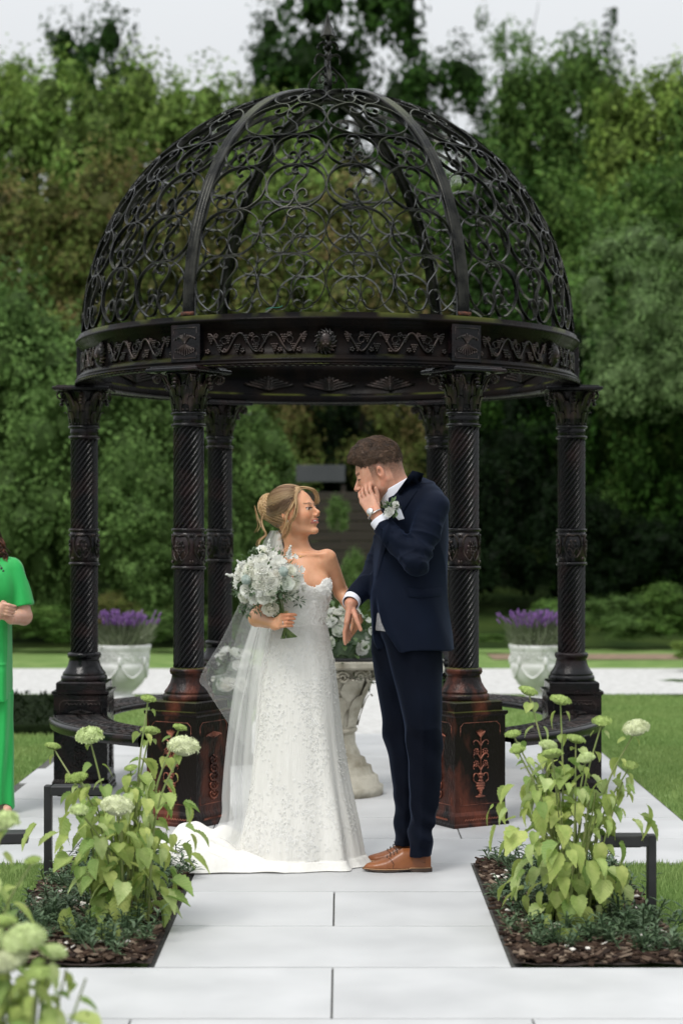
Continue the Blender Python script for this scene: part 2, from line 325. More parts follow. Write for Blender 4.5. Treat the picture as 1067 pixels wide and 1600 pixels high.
# ---------------------------------------------------------------- implicit surfaces (bodies, clothes)
def s_cap(P, a, b, ra, rb=None):
    rb = ra if rb is None else rb; a = np.asarray(a, np.float32); b = np.asarray(b, np.float32); d = b-a
    x = P[:, 0]-a[0]; y = P[:, 1]-a[1]; z = P[:, 2]-a[2]
    t = np.clip((x*d[0]+y*d[1]+z*d[2])/(d@d+np.float32(1e-12)), 0, 1)
    x = x-t*d[0]; y = y-t*d[1]; z = z-t*d[2]
    return np.sqrt(x*x+y*y+z*z)-(np.float32(ra)+t*np.float32(rb-ra))
def s_ell(P, c, r, A=None):
    q = P-np.asarray(c, np.float32)
    if A is not None: q = q@np.asarray(A, np.float32)
    r = np.asarray(r, np.float32); u = q/r; k0 = np.sqrt(np.einsum('ij,ij->i', u, u)); u = u/r; k1 = np.sqrt(np.einsum('ij,ij->i', u, u))+np.float32(1e-9)
    return k0*(k0-1)/k1
def s_box(P, c, half, A=None, r=0.0):
    q = P-np.asarray(c, np.float32)
    if A is not None: q = q@np.asarray(A, np.float32)
    q = np.abs(q)-(np.asarray(half, np.float32)-r)
    return np.linalg.norm(np.maximum(q, 0), axis=1)+np.minimum(q.max(1), 0)-r
def smin(a, b, k):
    h = np.clip(0.5+0.5*(b-a)/k, 0, 1); return b*(1-h)+a*h-k*h*(1-h)
def smax(a, b, k): return -smin(-a, -b, k)
def s_loft(P, keys, n=2.0, A=None, c0=None):
    """keys rows: z, cx, cy, rx, ry"""
    K = np.array(sorted(keys), float); zz = spline(K, len(K)*8)
    z = P[:, 2]; g = [np.interp(z, zz[:, 0], zz[:, i]) for i in range(1, 5)]
    dx, dy = P[:, 0]-g[0], P[:, 1]-g[1]
    if A is not None:
        ca, sa = math.cos(A), math.sin(A); dx, dy = dx*ca+dy*sa, -dx*sa+dy*ca
    q = (np.abs(dx/g[2])**n+np.abs(dy/g[3])**n)**(1/n)
    return np.maximum((q-1)*np.minimum(g[2], g[3]), np.maximum(z-K[-1, 0], K[0, 0]-z))
def sdf_mesh(name, f, lo, hi, h, colfn=None, m=None, parent=None, post=None, stride=6):
    lo = np.array(lo, float); hi = np.array(hi, float)
    nb = np.ceil((hi-lo)/(h*stride)).astype(int); n = nb*stride
    cen = [lo[a]+(np.arange(nb[a])+0.5)*h*stride for a in range(3)]
    C = np.stack(np.meshgrid(*cen, indexing='ij'), -1).reshape(-1, 3).astype(np.float32)
    dc = f(C).reshape(nb); act = np.abs(dc) < h*stride*1.7
    V = np.repeat(np.repeat(np.repeat(np.sign(dc)*1.0, stride, 0), stride, 1), stride, 2).astype(np.float32)
    bi = np.argwhere(act); k = np.arange(stride)
    loc = np.stack(np.meshgrid(k, k, k, indexing='ij'), -1).reshape(-1, 3)
    def job(c0):
        idx = (bi[c0:c0+500, None]*stride+loc[None]).reshape(-1, 3)
        V[idx[:, 0], idx[:, 1], idx[:, 2]] = f((lo+idx*h).astype(np.float32))
    with ThreadPoolExecutor(4) as ex: list(ex.map(job, range(0, len(bi), 500)))
    S = V < 0
    c8 = [S[i:n[0]-1+i, j:n[1]-1+j, l:n[2]-1+l] for i in (0, 1) for j in (0, 1) for l in (0, 1)]
    sm = sum(c.astype(np.int8) for c in c8); mask = (sm > 0) & (sm < 8)
    cells = np.argwhere(mask); ids = np.full(mask.shape, -1, np.int64); ids[mask] = np.arange(len(cells))
    cv = np.stack([V[cells[:, 0]+i, cells[:, 1]+j, cells[:, 2]+l] for i in (0, 1) for j in (0, 1) for l in (0, 1)], 1)
    corners = np.array([[i, j, l] for i in (0, 1) for j in (0, 1) for l in (0, 1)], float)
    acc = np.zeros((len(cells), 3)); cnt = np.zeros(len(cells))
    for a in range(8):
        for b in range(a+1, 8):
            if np.abs(corners[a]-corners[b]).sum() == 1:
                va, vb = cv[:, a], cv[:, b]; x = (va < 0) != (vb < 0)
                t = np.where(x, va/(va-vb+1e-12), 0)[:, None]
                acc += np.where(x[:, None], corners[a]+t*(corners[b]-corners[a]), 0); cnt += x
    P = lo+(cells+acc/cnt[:, None])*h
    Q = []
    for ax in range(3):
        sl = [slice(None)]*3; sl2 = [slice(None)]*3
        sl[ax] = slice(0, -1); sl2[ax] = slice(1, None)
        x = S[tuple(sl)] != S[tuple(sl2)]; E = np.argwhere(x)
        o1, o2 = [a for a in range(3) if a != ax]
        E = E[(E[:, o1] > 0) & (E[:, o2] > 0) & (E[:, o1] < n[o1]-1) & (E[:, o2] < n[o2]-1)]
        def cid(d1, d2):
            e = E.copy(); e[:, o1] -= d1; e[:, o2] -= d2; return ids[e[:, 0], e[:, 1], e[:, 2]]
        q = np.stack([cid(1, 1), cid(0, 1), cid(0, 0), cid(1, 0)], 1)
        ins = S[E[:, 0], E[:, 1], E[:, 2]]
        if ax == 1: ins = ~ins
        q[~ins] = q[~ins][:, ::-1]; Q.append(q[(q >= 0).all(1)])
    Q = np.concatenate(Q)
    if post is not None: P = post(P)
    col = colfn(P) if colfn is not None else None
    me = make_mesh(name, P, Q, None, m, True, col)
    return link(name, me, parent)
# ================================================================ the ground
CX = -0.071                                     # gazebo axis
def sheet(name, x0, x1, y0, y1, z, m, nx=2, ny=2, fn=None, parent=None):
    X, Y = np.meshgrid(np.linspace(x0, x1, nx), np.linspace(y0, y1, ny), indexing='ij')
    Z = np.full_like(X, z) if fn is None else fn(X, Y)
    b = MB(); b.grid(np.stack([X, Y, Z], -1)); return struct(b.build(name, m, parent))
def terrain(X, Y):
    t = np.clip((Y-21.5)/26, 0, 1); s = t*t*(3-2*t)
    return -0.03+s*5.5*(0.75+0.25*np.tanh((X-2)/9)) + 0.15*np.sin(X*0.9+Y*.5)*np.clip((Y-23)/6, 0, 1)
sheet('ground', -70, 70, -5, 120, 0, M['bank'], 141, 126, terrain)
sheet('lawn', -16, 16, 3.5, 21.5, -0.012, M['lawn'])
sheet('paving_bed', CX-1.66, CX+1.66, 7.5, 12.05, -0.008, M['joint'])
sheet('path_bed', -0.6, 0.56, 5.68, 7.5, -0.008, M['joint']); sheet('terrace_bed', -3.9, 3.9, 2.6, 5.7, -0.0079, M['joint'])
gp = sheet('gravel_path', -16, 16, 15.4, 18.3, -0.006, M['gravel'])
g2 = sheet('gravel_walk', -0.62, 0.5, 12.05, 15.4, -0.0065, M['gravel'])
# paving slabs, each an object; rows 0.6 m deep, 1.1 m long, running bond
_slabs = {}
def slab(parent, x0, x1, y0, y1):
    w, d = round(x1-x0, 3), round(y1-y0, 3)
    if w < 0.06 or d < 0.06: return
    key = (w, d)
    if key not in _slabs:
        b = MB(); b.bbox_bev((0, 0, -0.019), (w/2-0.003, d/2-0.005, 0.019), 0.0012); _slabs[key] = b.mesh('slab', M['slab'], smooth=False)
    link('slab', _slabs[key], parent, ((x0+x1)/2, (y0+y1)/2, random.uniform(-.0006, .0006)), (random.uniform(-.0008, .0008), random.uniform(-.0008, .0008), 0))
pv = struct(link('paving', None)); JX, LY = -0.027, 5.70
def row(xa, xb, k, off):
    y0 = LY+0.6*k; x = JX+off-1.1*6
    while x < xb:
        a, b_ = max(x, xa), min(x+1.1, xb)
        if b_ > a: slab(pv, a, b_, y0, y0+0.6)
        x += 1.1
for k in range(-5, 0): row(-3.85, 3.85, k, 0.0 if k % 2 else 0.55)
for k in range(0, 3): row(-0.577, 0.523, k, 0.55 if k % 2 == 0 else 0.0)
for k in range(3, 11): row(CX-1.65, CX+1.65, k, 0.0 if k % 2 else 0.55)
# mulch beds
def bumps(z0, amp):
    def f(X, Y):
        P = np.stack([X.ravel(), Y.ravel(), X.ravel()*0], 1); return z0+amp*(vnoise(P, 9)+.5*vnoise(P, 25)).reshape(X.shape)
    return f
BEDS = [(-1.13, -0.585), (0.53, 1.09)]
for x0, x1 in BEDS:
    sheet('flower_bed', x0, x1, 5.71, 7.49, 0, M['mulch'], 40, 110, bumps(0.006, 0.008))
b = MB()
for x0, x1 in BEDS:
    for k in range(5200):
        s = random.uniform(.005, .015); L_ = s*random.uniform(1.2, 3); x, y = random.uniform(x0+.02, x1-.02), random.uniform(5.73, 7.47)
        R = np.array(Matrix.Rotation(random.uniform(0, PI), 3, 'Z')@Matrix.Rotation(random.uniform(-.5, .5), 3, 'X')@Matrix.Rotation(random.uniform(-.4, .4), 3, 'Y'))
        c = random.choice([(.03, .017, .012), (.05, .03, .02), (.09, .06, .042), (.02, .012, .009), (.20, .15, .11), (.04, .024, .016)])
        b.box((x, y, random.uniform(.012, .026)), (L_, s*.6, .0025), R, c)
    for k in range(70):
        x, y = random.uniform(x0+.03, x1-.03), random.uniform(5.76, 7.4)
        R = np.array(Matrix.Rotation(random.uniform(0, PI), 3, 'Z')@Matrix.Rotation(random.uniform(-.5, .5), 3, 'X'))
        b.box((x, y, .034), (random.uniform(.006, .014), .006, .0015), R, (.7, .66, .6))
stuff(b.build('bark_mulch_chips', M['chip'], smooth=False))
# grass blades on the near lawns
def blades(regions, n):
    tot = sum((x1-x0)*(y1-y0)*w for x0, x1, y0, y1, w in regions); Vs = []; Cs = []
    for x0, x1, y0, y1, w in regions:
        k = int(n*(x1-x0)*(y1-y0)*w/tot); x = rng.uniform(x0, x1, k); y = rng.uniform(y0, y1, k)
        a = rng.uniform(0, 2*PI, k); hgt = rng.uniform(.012, .034, k); wd = rng.uniform(.0016, .0034, k)*np.clip(y/7, 1, 1.8); ln = rng.uniform(0, .018, k); la = rng.uniform(0, 2*PI, k)
        p = np.stack([x, y, np.full(k, -.012)], 1); dx = np.stack([np.cos(a)*wd, np.sin(a)*wd, 0*a], 1)
        tp = p+np.stack([np.cos(la)*ln, np.sin(la)*ln, hgt], 1)
        Vs.append(np.stack([p-dx, p+dx, tp], 1).reshape(-1, 3))
        pat = vnoise(np.stack([x, y, 0*x], 1), 2.2)*.5+.5
        c = np.array([.14, .25, .065])+rng.random((k, 1))*np.array([.14, .15, .07])+pat[:, None]*np.array([.05, .03, .02]); Cs.append(np.repeat(c, 3, 0))
    V = np.concatenate(Vs); T = np.arange(len(V)).reshape(-1, 3)
    return stuff(link('grass', make_mesh('grass', V, None, T, M['grass'], False, np.concatenate(Cs))))
blades([(-2.2, -1.12, 5.71, 7.5, 3), (1.08, 2.2, 5.71, 7.5, 3), (CX-1.66-1.9, CX-1.66, 7.5, 15.3, 1), (CX+1.66, CX+1.66+1.9, 7.5, 15.3, 1), (-1.66+CX, -.62, 12.05, 15.3, .4), (.5, CX+1.66, 12.05, 15.3, .4)], 230000)

# ================================================================ the gazebo
GY, GR = 9.655, 1.265
gz = thing('gazebo', 'black wrought iron domed gazebo with six twisted columns behind the couple', 'gazebo', (CX, GY, 0))
def twist(r0, amp, z0, z1, n=14, k=16, nz=70, nt=96):
    z = np.linspace(z0, z1, nz)[:, None]; th = np.linspace(0, 2*PI, nt, endpoint=False)[None]
    ph = k*th - (z-z0)*(k*2*PI/ (2*PI*r0*1.18))
    ph = k*(th-(z-z0)/(r0*1.2))
    r = r0*(1-amp)+r0*amp*np.abs(np.sin(ph/2))**0.75*1.0
    fade = np.clip(np.minimum(z-z0, z1-z)/.004, 0, 1); r = r0*.94*(1-fade)+r*fade
    return np.stack([r*np.cos(th), r*np.sin(th), np.broadcast_to(z, r.shape)], -1)
col0 = link('column', None, gz, (GR, 0, 0))
b = MB(); b.grid(twist(.0715, .21, .712, 1.168, nz=200), wrap_v=True); b.build('shaft', M['iron'], col0)
b = MB(); b.grid(twist(.0715, .21, 1.352, 1.822, nz=200), wrap_v=True); b.build('shaft', M['iron'], col0)
def torus_prof(r, h0, h1): return [(r-.012, h0), (r-.002, h0+.002), (r, (h0+h1)/2), (r-.002, h1-.002), (r-.012, h1)]
b = MB(); b.lathe([(.066, 1.163)]+torus_prof(.081, 1.165, 1.181)+[(.073, 1.183), (.072, 1.338)]+torus_prof(.081, 1.340, 1.355)+[(.066, 1.357)], 64)
band = b.build('band', M['iron'], col0)
b = MB()
for k in range(4):
    a0 = k*PI/2
    def cyl(u, v, w=0.0): a = a0+u/.073; r = .073+w; return (r*math.cos(a), r*math.sin(a), 1.26+v)
    for sg in (1, -1):
        pts = spline([(0, .06), (sg*.03, .062), (sg*.045, .03), (sg*.04, -.02), (sg*.015, -.055), (sg*.002, -.03), (sg*.02, -.005), (sg*.028, -.02)], 26)
        b.tube([cyl(u, v, .002) for u, v in pts], np.linspace(.005, .003, 26), 6)
        for (u, v) in ((sg*.012, .03), (sg*.02, .01), (sg*.052, .06), (sg*.052, -.06)): b.ball(cyl(u, v, .002), (.006, .006, .009), 6, 4)
    for q in range(9): b.ball(cyl(random.uniform(-.012, .012), random.uniform(-.02, .05), .003), .005, 6, 4)
b.build('ornament', M['iron_relief'], band)
b = MB(); b.lathe([(.066, 1.815)]+torus_prof(.082, 1.82, 1.836)+[(.0715, 1.838), (.0715, 1.872)]+torus_prof(.083, 1.873, 1.889)+[(.066, 1.89)], 48); b.build('collar', M['iron'], col0)
# capital: bell, three tiers of acanthus leaves, corner volutes, abacus
b = MB(); b.lathe([(.066, 1.885), (.070, 1.90), (.074, 1.95), (.083, 2.01), (.100, 2.055), (.112, 2.068), (.0, 2.068)], 32)
cap = b.build('capital', M['iron'], col0)
b = MB()
def leafrel(a, z0, hgt, wid, r0, out):
    n, mm = 7, 5; P = np.zeros((n, mm, 3))
    for i in range(n):
        t = i/(n-1); w_ = wid*math.sin(PI*min(t*.9+.18, 1))*(1+.18*math.cos(t*22)); z = z0+hgt*math.sin(t*PI*.62)/math.sin(PI*.62)*1.0
        rr = r0(z)+.004+out*t**2.2
        for j in range(mm):
            s_ = (j/(mm-1)-.5)*2; P[i, j] = (rr+(.006*(1-abs(s_))), 0, z-.004*abs(s_)) ; P[i, j, 1] = w_*s_
    return P@rotz(a).T
bell = lambda z: float(np.interp(z, [1.885, 1.90, 1.95, 2.01, 2.055, 2.07], [.066, .07, .074, .083, .1, .112]))
for tier, (z0, hh, ww, oo, nn, of) in enumerate([(1.893, .065, .017, .020, 8, 0), (1.925, .085, .019, .026, 8, .5), (1.965, .09, .018, .032, 8, 0)]):
    for k in range(nn): b.grid(leafrel(2*PI*(k+of)/nn, z0, hh, ww, bell, oo))
for k in range(24): a = 2*PI*k/24; b.ball((.074*math.cos(a), .074*math.sin(a), 1.897), .0055, 6, 4)
b.build('acanthus_leaves', M['iron_relief'], cap)
b = MB()
for k in range(4):
    a = PI/4+k*PI/2
    for sg in (-1, 1):
        t = np.linspace(0, 1, 30); ang = t*4.2*PI/1.6; rr = .024*(1-t*.8)
        cx_, cz_ = .142, 2.038
        P = np.stack([cx_-rr*np.cos(ang+.6), sg*(.008+.012*(1-t)), cz_+rr*np.sin(ang+.6)], 1)
        P = np.concatenate([[[.088, sg*.03, 1.99], [.10, sg*.027, 2.02], [.113, sg*.024, 2.045]], P]); b.tube(P@rotz(a).T, .0055, 6)
    b.ball(np.array([.142, 0, 2.038])@rotz(a).T, (.010, .010, .010), 8, 5)
    for q in range(3): b.ball(np.array([.118-.004*q, 0, 2.0+.018*q])@rotz(a+PI/4).T, (.012, .016, .010), 8, 5)
b.build('volutes', M['iron_relief'], cap)
b = MB(); b.bbox_bev((0, 0, 2.076), (.145, .145, .009), .004); b.bbox_bev((0, 0, 2.0885), (.128, .128, .004), .002); b.build('abacus', M['iron'], cap, smooth=False)
def pedestal(copper):
    mi, mr = (M['copper'], M['copper_relief']) if copper else (M['iron'], M['iron_relief'])
    p = MB(); H = .1375
    # stepped square die with recessed panels
    def sq(h, z): return [[-h, -h, z], [h, -h, z], [h, h, z], [-h, h, z]]
    prof = [(.150, 0), (.150, .012), (.146, .018), (.146, .052), (.141, .062), (.1375, .068), (.1375, .498), (.142, .503), (.147, .508), (.147, .520), (.128, .523), (.128, .560), (.122, .566), (0.01, .566)]
    P = np.array([sq(h, z) for h, z in prof]); p.grid(P, wrap_v=True)
    o = p.build('pedestal', mi, gz, smooth=False, loc=(GR, 0, 0))
    p = MB()
    for k in range(4):
        R = rotz(k*PI/2)
        def F(u, v, w=0): return np.array([H+w, u, v])@R.T
        fr = [(-.108, .10), (.108, .10), (.108, .455), (.09, .472), (-.09, .472), (-.108, .455)]
        pts = spline_poly(fr, 8); p.tube([F(u, v, .0005) for u, v in pts], .0022, 5, closed=True)
        if k == 0:   # vase with a stem of rosettes and curled leaves
            for (u, hw, v) in [(0, .030, .135), (0, .012, .142)]: p.ball(F(u, v), (.006, hw, .006) if k % 2 == 0 else (hw, .006, .006), 8, 5)
            for v, hw in [(.152, .007), (.162, .012), (.172, .022), (.184, .027), (.194, .028), (.206, .015), (.222, .013), (.236, .016)]: p.ball(F(0, v), (.011, hw, .009), 10, 5)
            for sg in (-1, 1): p.tube([F(u, v, .004) for u, v in spline([(sg*.026, .20), (sg*.040, .212), (sg*.036, .238), (sg*.020, .240), (sg*.014, .228)], 14)], .003, 5)
            p.tube([F(0, v, .003) for v in np.linspace(.236, .43, 8)], .003, 5)
            for v in (.255, .305, .365):
                for sg in (-1, 1): p.tube([F(u, q, .004) for u, q in spline([(0, v), (sg*.016, v+.022), (sg*.032, v+.026), (sg*.042, v+.014), (sg*.036, v+.006)], 12)], np.linspace(.004, .0022, 12), 5)
            for v in (.285, .340):
                for sg in (-1, 1):
                    for q in range(7): a = 2*PI*q/7; p.ball(F(sg*.024+.0115*math.cos(a), v+.0115*math.sin(a), .002), .0052, 6, 4)
                    p.ball(F(sg*.024, v, .004), .005, 6, 4)
            for q in range(-3, 4): p.tube([F(0, .405, .003), F(q*.006, .425, .006), F(q*.0085, .44-abs(q)*.002, .003)], [.003, .004, .001], 5)
        else:        # fan shell above, column of scrolls below
            for q in range(-4, 5):
                p.tube([F(u, v, .003) for u, v in spline([(0, .40), (q*.008, .408), (q*.0125, .425-abs(q)*.003), (q*.0155, .423-abs(q)*.004)], 8)], [.004]*6+[.0035, .002], 5)
            for sg in (-1, 1):
                for v in (.135, .175, .215, .255, .290):
                    s2 = 1 if v < .22 else .8
                    p.tube([F(u, q, .004) for u, q in spline([(0, v-.012), (sg*.018*s2, v-.010), (sg*.032*s2, v+.006), (sg*.024*s2, v+.020), (sg*.012*s2, v+.014), (sg*.016*s2, v+.006)], 14)], np.linspace(.0045, .003, 14), 5)
            for v in np.linspace(.12, .315, 12): p.ball(F(0, v, .002), .0065, 6, 4)
        # small leaf scroll on the plinth and on the upper body
        if not copper:
            for q in np.linspace(-.08, .08, 9): p.tube([F(q, .452, .002), F(q+.012, .462+.006*math.cos(q*60), .004), F(q+.02, .452, .002)], .0035, 5)
        for q in np.linspace(-.085, .085, 13): p.tube([np.array([.147, q-.006, .030])@R.T, np.array([.149, q, .038])@R.T, np.array([.147, q+.006, .030])@R.T], .0025, 5)
    p.build('relief', mr, o)
    p = MB(); p.lathe([(.10, .560), (.117, .562), (.120, .572), (.120, .584), (.116, .593), (.108, .596), (.112, .600), (.110, .607), (.098, .622), (.085, .645), (.079, .668), (.077, .680), (.083, .684), (.087, .694), (.087, .702), (.083, .711), (.066, .714)], 48)
    p.build('pedestal_base', mi, o); return o
def spline_poly(P, n):
    out = []
    for i in range(len(P)):
        a, c = np.array(P[i]), np.array(P[(i+1) % len(P)])
        out += [tuple(a+(c-a)*t) for t in np.linspace(0, 1, n, endpoint=False)]
    return out
pc, pi_ = pedestal(True), pedestal(False)
cols = []
for k in range(6):
    a = k*PI/3; loc = (GR*math.cos(a), GR*math.sin(a), 0)
    c = col0 if k == 0 else copy_tree(col0, gz); c.location = loc; c.rotation_euler = (0, 0, a)
    src = pc if k in (4, 5) else pi_; used = src.get('used')
    p = src if not used else copy_tree(src, gz)
    src['used'] = 1
    p.location = loc; p.rotation_euler = (0, 0, a)
    p['label'] = 'square pedestal with copper coloured wear' if k in (4, 5) else 'square black pedestal'
for o_ in list(bpy.data.objects):
    if 'used' in o_: del o_['used']
# ring beam
b = MB(); b.lathe([(1.205, 2.106), (1.215, 2.094), (1.292, 2.094), (1.300, 2.100), (1.300, 2.106), (1.286, 2.110), (1.290, 2.116), (1.290, 2.124), (1.276, 2.128), (1.276, 2.136), (1.262, 2.140), (1.262, 2.262), (1.272, 2.266), (1.276, 2.276), (1.290, 2.290), (1.298, 2.298), (1.298, 2.308), (1.284, 2.312), (1.284, 2.331), (1.225, 2.331), (1.225, 2.270), (1.232, 2.262), (1.232, 2.150), (1.215, 2.140), (1.205, 2.128), (1.205, 2.106)], 240)
beam = b.build('ring_beam', M['iron_moss'], gz)
b = MB(); n = 720; th = np.linspace(0, 2*PI, n, endpoint=False); rr = .0055*(1+.35*np.sin(th*240))
b.tube(np.stack([1.296*np.cos(th), 1.296*np.sin(th), np.full(n, 2.0925)], 1), rr, 5, closed=True, up=(0, 0, 1)); b.build('rope_moulding', M['iron_moss'], beam)
def cylmap(V, r0=1.262):   # (w, u, v) -> on the drum
    a = V[:, 1]/r0; r = r0+V[:, 0]; return np.stack([r*np.cos(a), r*np.sin(a), 2.20+V[:, 2]], 1)
b = MB()
for sg in (-1, 1):
    wave = []
    for u in np.linspace(.085, .555, 60): wave.append((.005, sg*u, .0+.043*math.sin((u-.085)*2*PI/.155+PI/2)))
    b.tube(wave, .0052, 6, up=(1, 0, 0))
    t = np.linspace(0, 1, 24); a_ = t*2*PI*1.1
    for uc in (.085+.0775*1, .085+.155*1.5, .085+.155*2.5): b.tube(np.stack([np.full(24, .004), sg*(uc+.02*(1-.5*t)*np.cos(a_)), .008+.020*(1-.5*t)*np.sin(a_)], 1), .0032, 5, up=(1, 0, 0))
    k = 0
    for u in np.linspace(.10, .54, 11):
        v0 = -.012 if k % 2 else .030
        for rw in range(4):
            for q in range(4-rw):
                b.ball((.005, sg*u+(q-(3-rw)/2)*.0085, v0-rw*.010), .0058, 6, 4)
        u2 = u+.02; v2 = .034 if k % 2 else -.036
        for q in range(5):
            a = q*2*PI/5+k; b.ball((.003, sg*u2+.0075*math.cos(a), v2+.0075*math.sin(a)), (.005, .0085, .0055), 6, 4)
        k += 1
# lion mask in the middle of the bay
b.ball((.010, 0, .004), (.024, .032, .040), 14, 10); b.ball((.026, 0, -.010), (.013, .012, .012), 10, 8); b.ball((.034, 0, -.004), (.006, .0075, .005), 8, 6)
for sg in (-1, 1):
    b.ball((.027, sg*.010, .010), (.004, .006, .003), 8, 5); b.ball((.024, sg*.012, .019), (.007, .010, .004), 8, 5); b.ball((.012, sg*.028, .036), (.008, .010, .010), 8, 6)
    b.ball((.030, sg*.009, -.016), (.006, .008, .007), 8, 6)
for ring, (r1, r2) in enumerate([(.034, .050), (.038, .060)]):
    for k in range(16):
        a = 2*PI*(k+ring*.5)/16
        b.tube([(.012-ring*.006, r1*math.cos(a)*.8, r1*math.sin(a)), (.014-ring*.006, (r1+r2)/2*math.cos(a+.1)*.85, (r1+r2)/2*math.sin(a+.1)), (.003, r2*math.cos(a+.25)*.85, r2*math.sin(a+.25))], [.008, .008, .003], 5)
fr = b.mesh('frieze_relief', M['iron_relief'], fn=cylmap)
# inner side: fan of plumes
b = MB()
for q in (-1, 0, 1):
    for k in range(-5, 6):
        if k == 0: continue
        sg = 1 if k > 0 else -1; a = abs(k)
        b.tube([(-.004, q*.36+u, v) for u, v in spline([(0, -.035), (sg*.03*a/3, -.02+.012*(5-a)), (sg*.03*a, .035-.009*a+.01)], 10)], np.linspace(.004, .007, 10), 5)
    for k in range(6): b.ball((-.006, q*.36, -.03+.014*k), (.006, .012-.001*k, .009), 7, 5)
fi = b.mesh('inner_relief', M['iron_relief'], fn=lambda V: cylmap(V, 1.232))
b = MB(); b.bbox_bev((1.262+.006, 0, 2.205), (.026, .080, .088), .003); blk = b.mesh('corner_block', M['iron'], smooth=False)
b = MB()
B0 = 1.2945
b.tube([(B0, y, z) for y, z in spline_poly([(-.064, 2.135), (.064, 2.135), (.064, 2.275), (-.064, 2.275)], 4)], .003, 5, closed=True)
for q in range(-4, 5):
    b.tube([(B0+.002, u, 2.205+v) for u, v in spline([(0, .0), (q*.006, .025), (q*.012, .045-abs(q)*.005), (q*.0145, .036-abs(q)*.005)], 9)], np.linspace(.003, .0045, 9), 5)
    b.tube([(B0+.002, u, 2.200+v) for u, v in spline([(0, .0), (q*.008, -.016), (q*.0135, -.040+abs(q)*.004), (q*.012, -.052+abs(q)*.004)], 9)], np.linspace(.003, .0045, 9), 5)
pal = b.mesh('palmette', M['iron_relief'])
for k in range(6):
    link('frieze_relief', fr, beam, rot=(0, 0, k*PI/3+PI/6)); link('inner_relief', fi, beam, rot=(0, 0, k*PI/3+PI/6))
    bk = link('corner_block', blk, gz, rot=(0, 0, k*PI/3)); link('palmette', pal, bk)
# dome
DR, DZ = 1.262, 2.338
def sph(az, el, r): return np.stack([r*np.cos(el)*np.cos(az), r*np.cos(el)*np.sin(az), DZ+r*np.sin(el)], -1)
b = MB(); el = np.linspace(-.004, rad(88.2), 60); sec = [(-.030, -.012), (-.030, .010), (-.021, .016), (-.012, .010), (-.005, .010), (0, .014), (.005, .010), (.012, .010), (.021, .016), (.030, .010), (.030, -.012)]
P = np.zeros((60, len(sec), 3))
for i, e in enumerate(el):
    for j, (u, w) in enumerate(sec):
        c = np.array([(DR+w)*math.cos(e), u*(1 if e < 1.2 else max(.45, 1-(e-1.2)*1.5)), DZ+(DR+w)*math.sin(e)]); P[i, j] = c
b.grid(P, wrap_v=True); rib = b.mesh('dome_rib', M['iron_bar'])
b = MB(); b.box((DR+.014, 0, DZ+.006), (.004, .034, .008)); rp_ = b.mesh('rust_plate', M['rust'])
for k in range(6):
    r_ = link('dome_rib', rib, gz, rot=(0, 0, k*PI/3)); link('rust_plate', rp_, r_)
C_HALF = [(0, 1), (.45, .93), (.86, .55), (1, 0), (.88, -.52), (.58, -.88), (.36, -.99), (.15, -.90), (.02, -.55), (.10, -.30), (.24, -.20), (.36, -.30), (.38, -.48), (.30, -.58)]
C_STEM = [(0, -.52), (.02, -.05), (.22, .28), (.35, .52), (.32, .80), (.14, .95), (-.08, .90), (-.19, .70), (-.08, .55), (.06, .60)]
def cell(e0, e1, ncell, flip=False, stem=True):
    em, eh = (e0+e1)/2, (e1-e0)/2
    def mp(P):
        P = np.asarray(P, float); e = em+P[:, 1]*eh*(-1 if flip else 1)
        hw = (PI/3-2*.026/(DR*np.cos(e)))/ncell/2
        az = P[:, 0]*hw*.985
        pts = sph(az, e, DR); nr = pts-np.array([0, 0, DZ]); nr /= np.linalg.norm(nr, axis=1)[:, None]; return pts, nr
    c = MB()
    for sg in (-1, 1):
        p, n_ = mp(spline([(sg*x, y) for x, y in C_HALF], 54)); c.ribbon(p, n_, .0085, .0021)
    if stem:
        p, n_ = mp(spline(C_STEM, 36)); c.ribbon(p, n_, .0085, .0021)
    return c.mesh('scroll', M['iron_bar'], smooth=False)
rows_ = [(.3, 12.2, 4, False), (12.2, 22.7, 4, False), (22.7, 33.9, 4, False), (33.9, 43.5, 4, False), (43.5, 58.5, 2, True), (58.5, 74, 2, False)]
for e0, e1, nc, fl in rows_:
    me = cell(rad(e0), rad(e1), nc, fl); em = rad((e0+e1)/2); stp = (PI/3-2*.026/(DR*math.cos(em)))/nc
    for k in range(6):
        for j in range(nc):
            link('scroll', me, gz, rot=(0, 0, k*PI/3+PI/6+(j-(nc-1)/2)*stp))
b = MB(); b.lathe([(0.001, DZ+DR+.018), (.05, DZ+DR+.016), (.10, DZ+DR+.006), (.10, DZ+DR-.014), (.001, DZ+DR-.006)], 24); b.build('crown_plate', M['iron_bar'], gz)
# finial
Z0 = DZ+DR+.01
fin = link('finial', None, gz)
b = MB(); b.lathe([(.013, Z0), (.012, Z0+.30), (.006, Z0+.302)], 12)
for z in (.06, .13, .20, .245): b.ball((0, 0, Z0+z), (.024, .024, .017), 10, 6)
b.build('finial_stem', M['iron_bar'], fin)
b = MB(); ang = np.arange(6)*PI/3; zs = [(.001, .335), (.036, .335), (.040, .341), (.015, .410), (.002, .462)]
b.lathe([(r, Z0+z-.035) for r, z in zs], 6); b.build('spear_point', M['iron_bar'], fin, smooth=False)
sc_ = MB()
for prof in ([(.012, .15), (.050, .115), (.088, .075), (.098, .04), (.085, .0), (.075, -.01)], [(.01, .09), (.03, .11), (.045, .09), (.04, .065), (.028, .07)], [(.008, .195), (.040, .21), (.060, .20), (.066, .175), (.064, .16)], [(.006, .26), (.024, .275), (.045, .262), (.052, .245), (.044, .238)]):
    p = spline([(x, 0, Z0+z) for x, z in prof], 22); sc_.ribbon(p, np.tile([0, 1., 0], (22, 1)), .011, .0042)
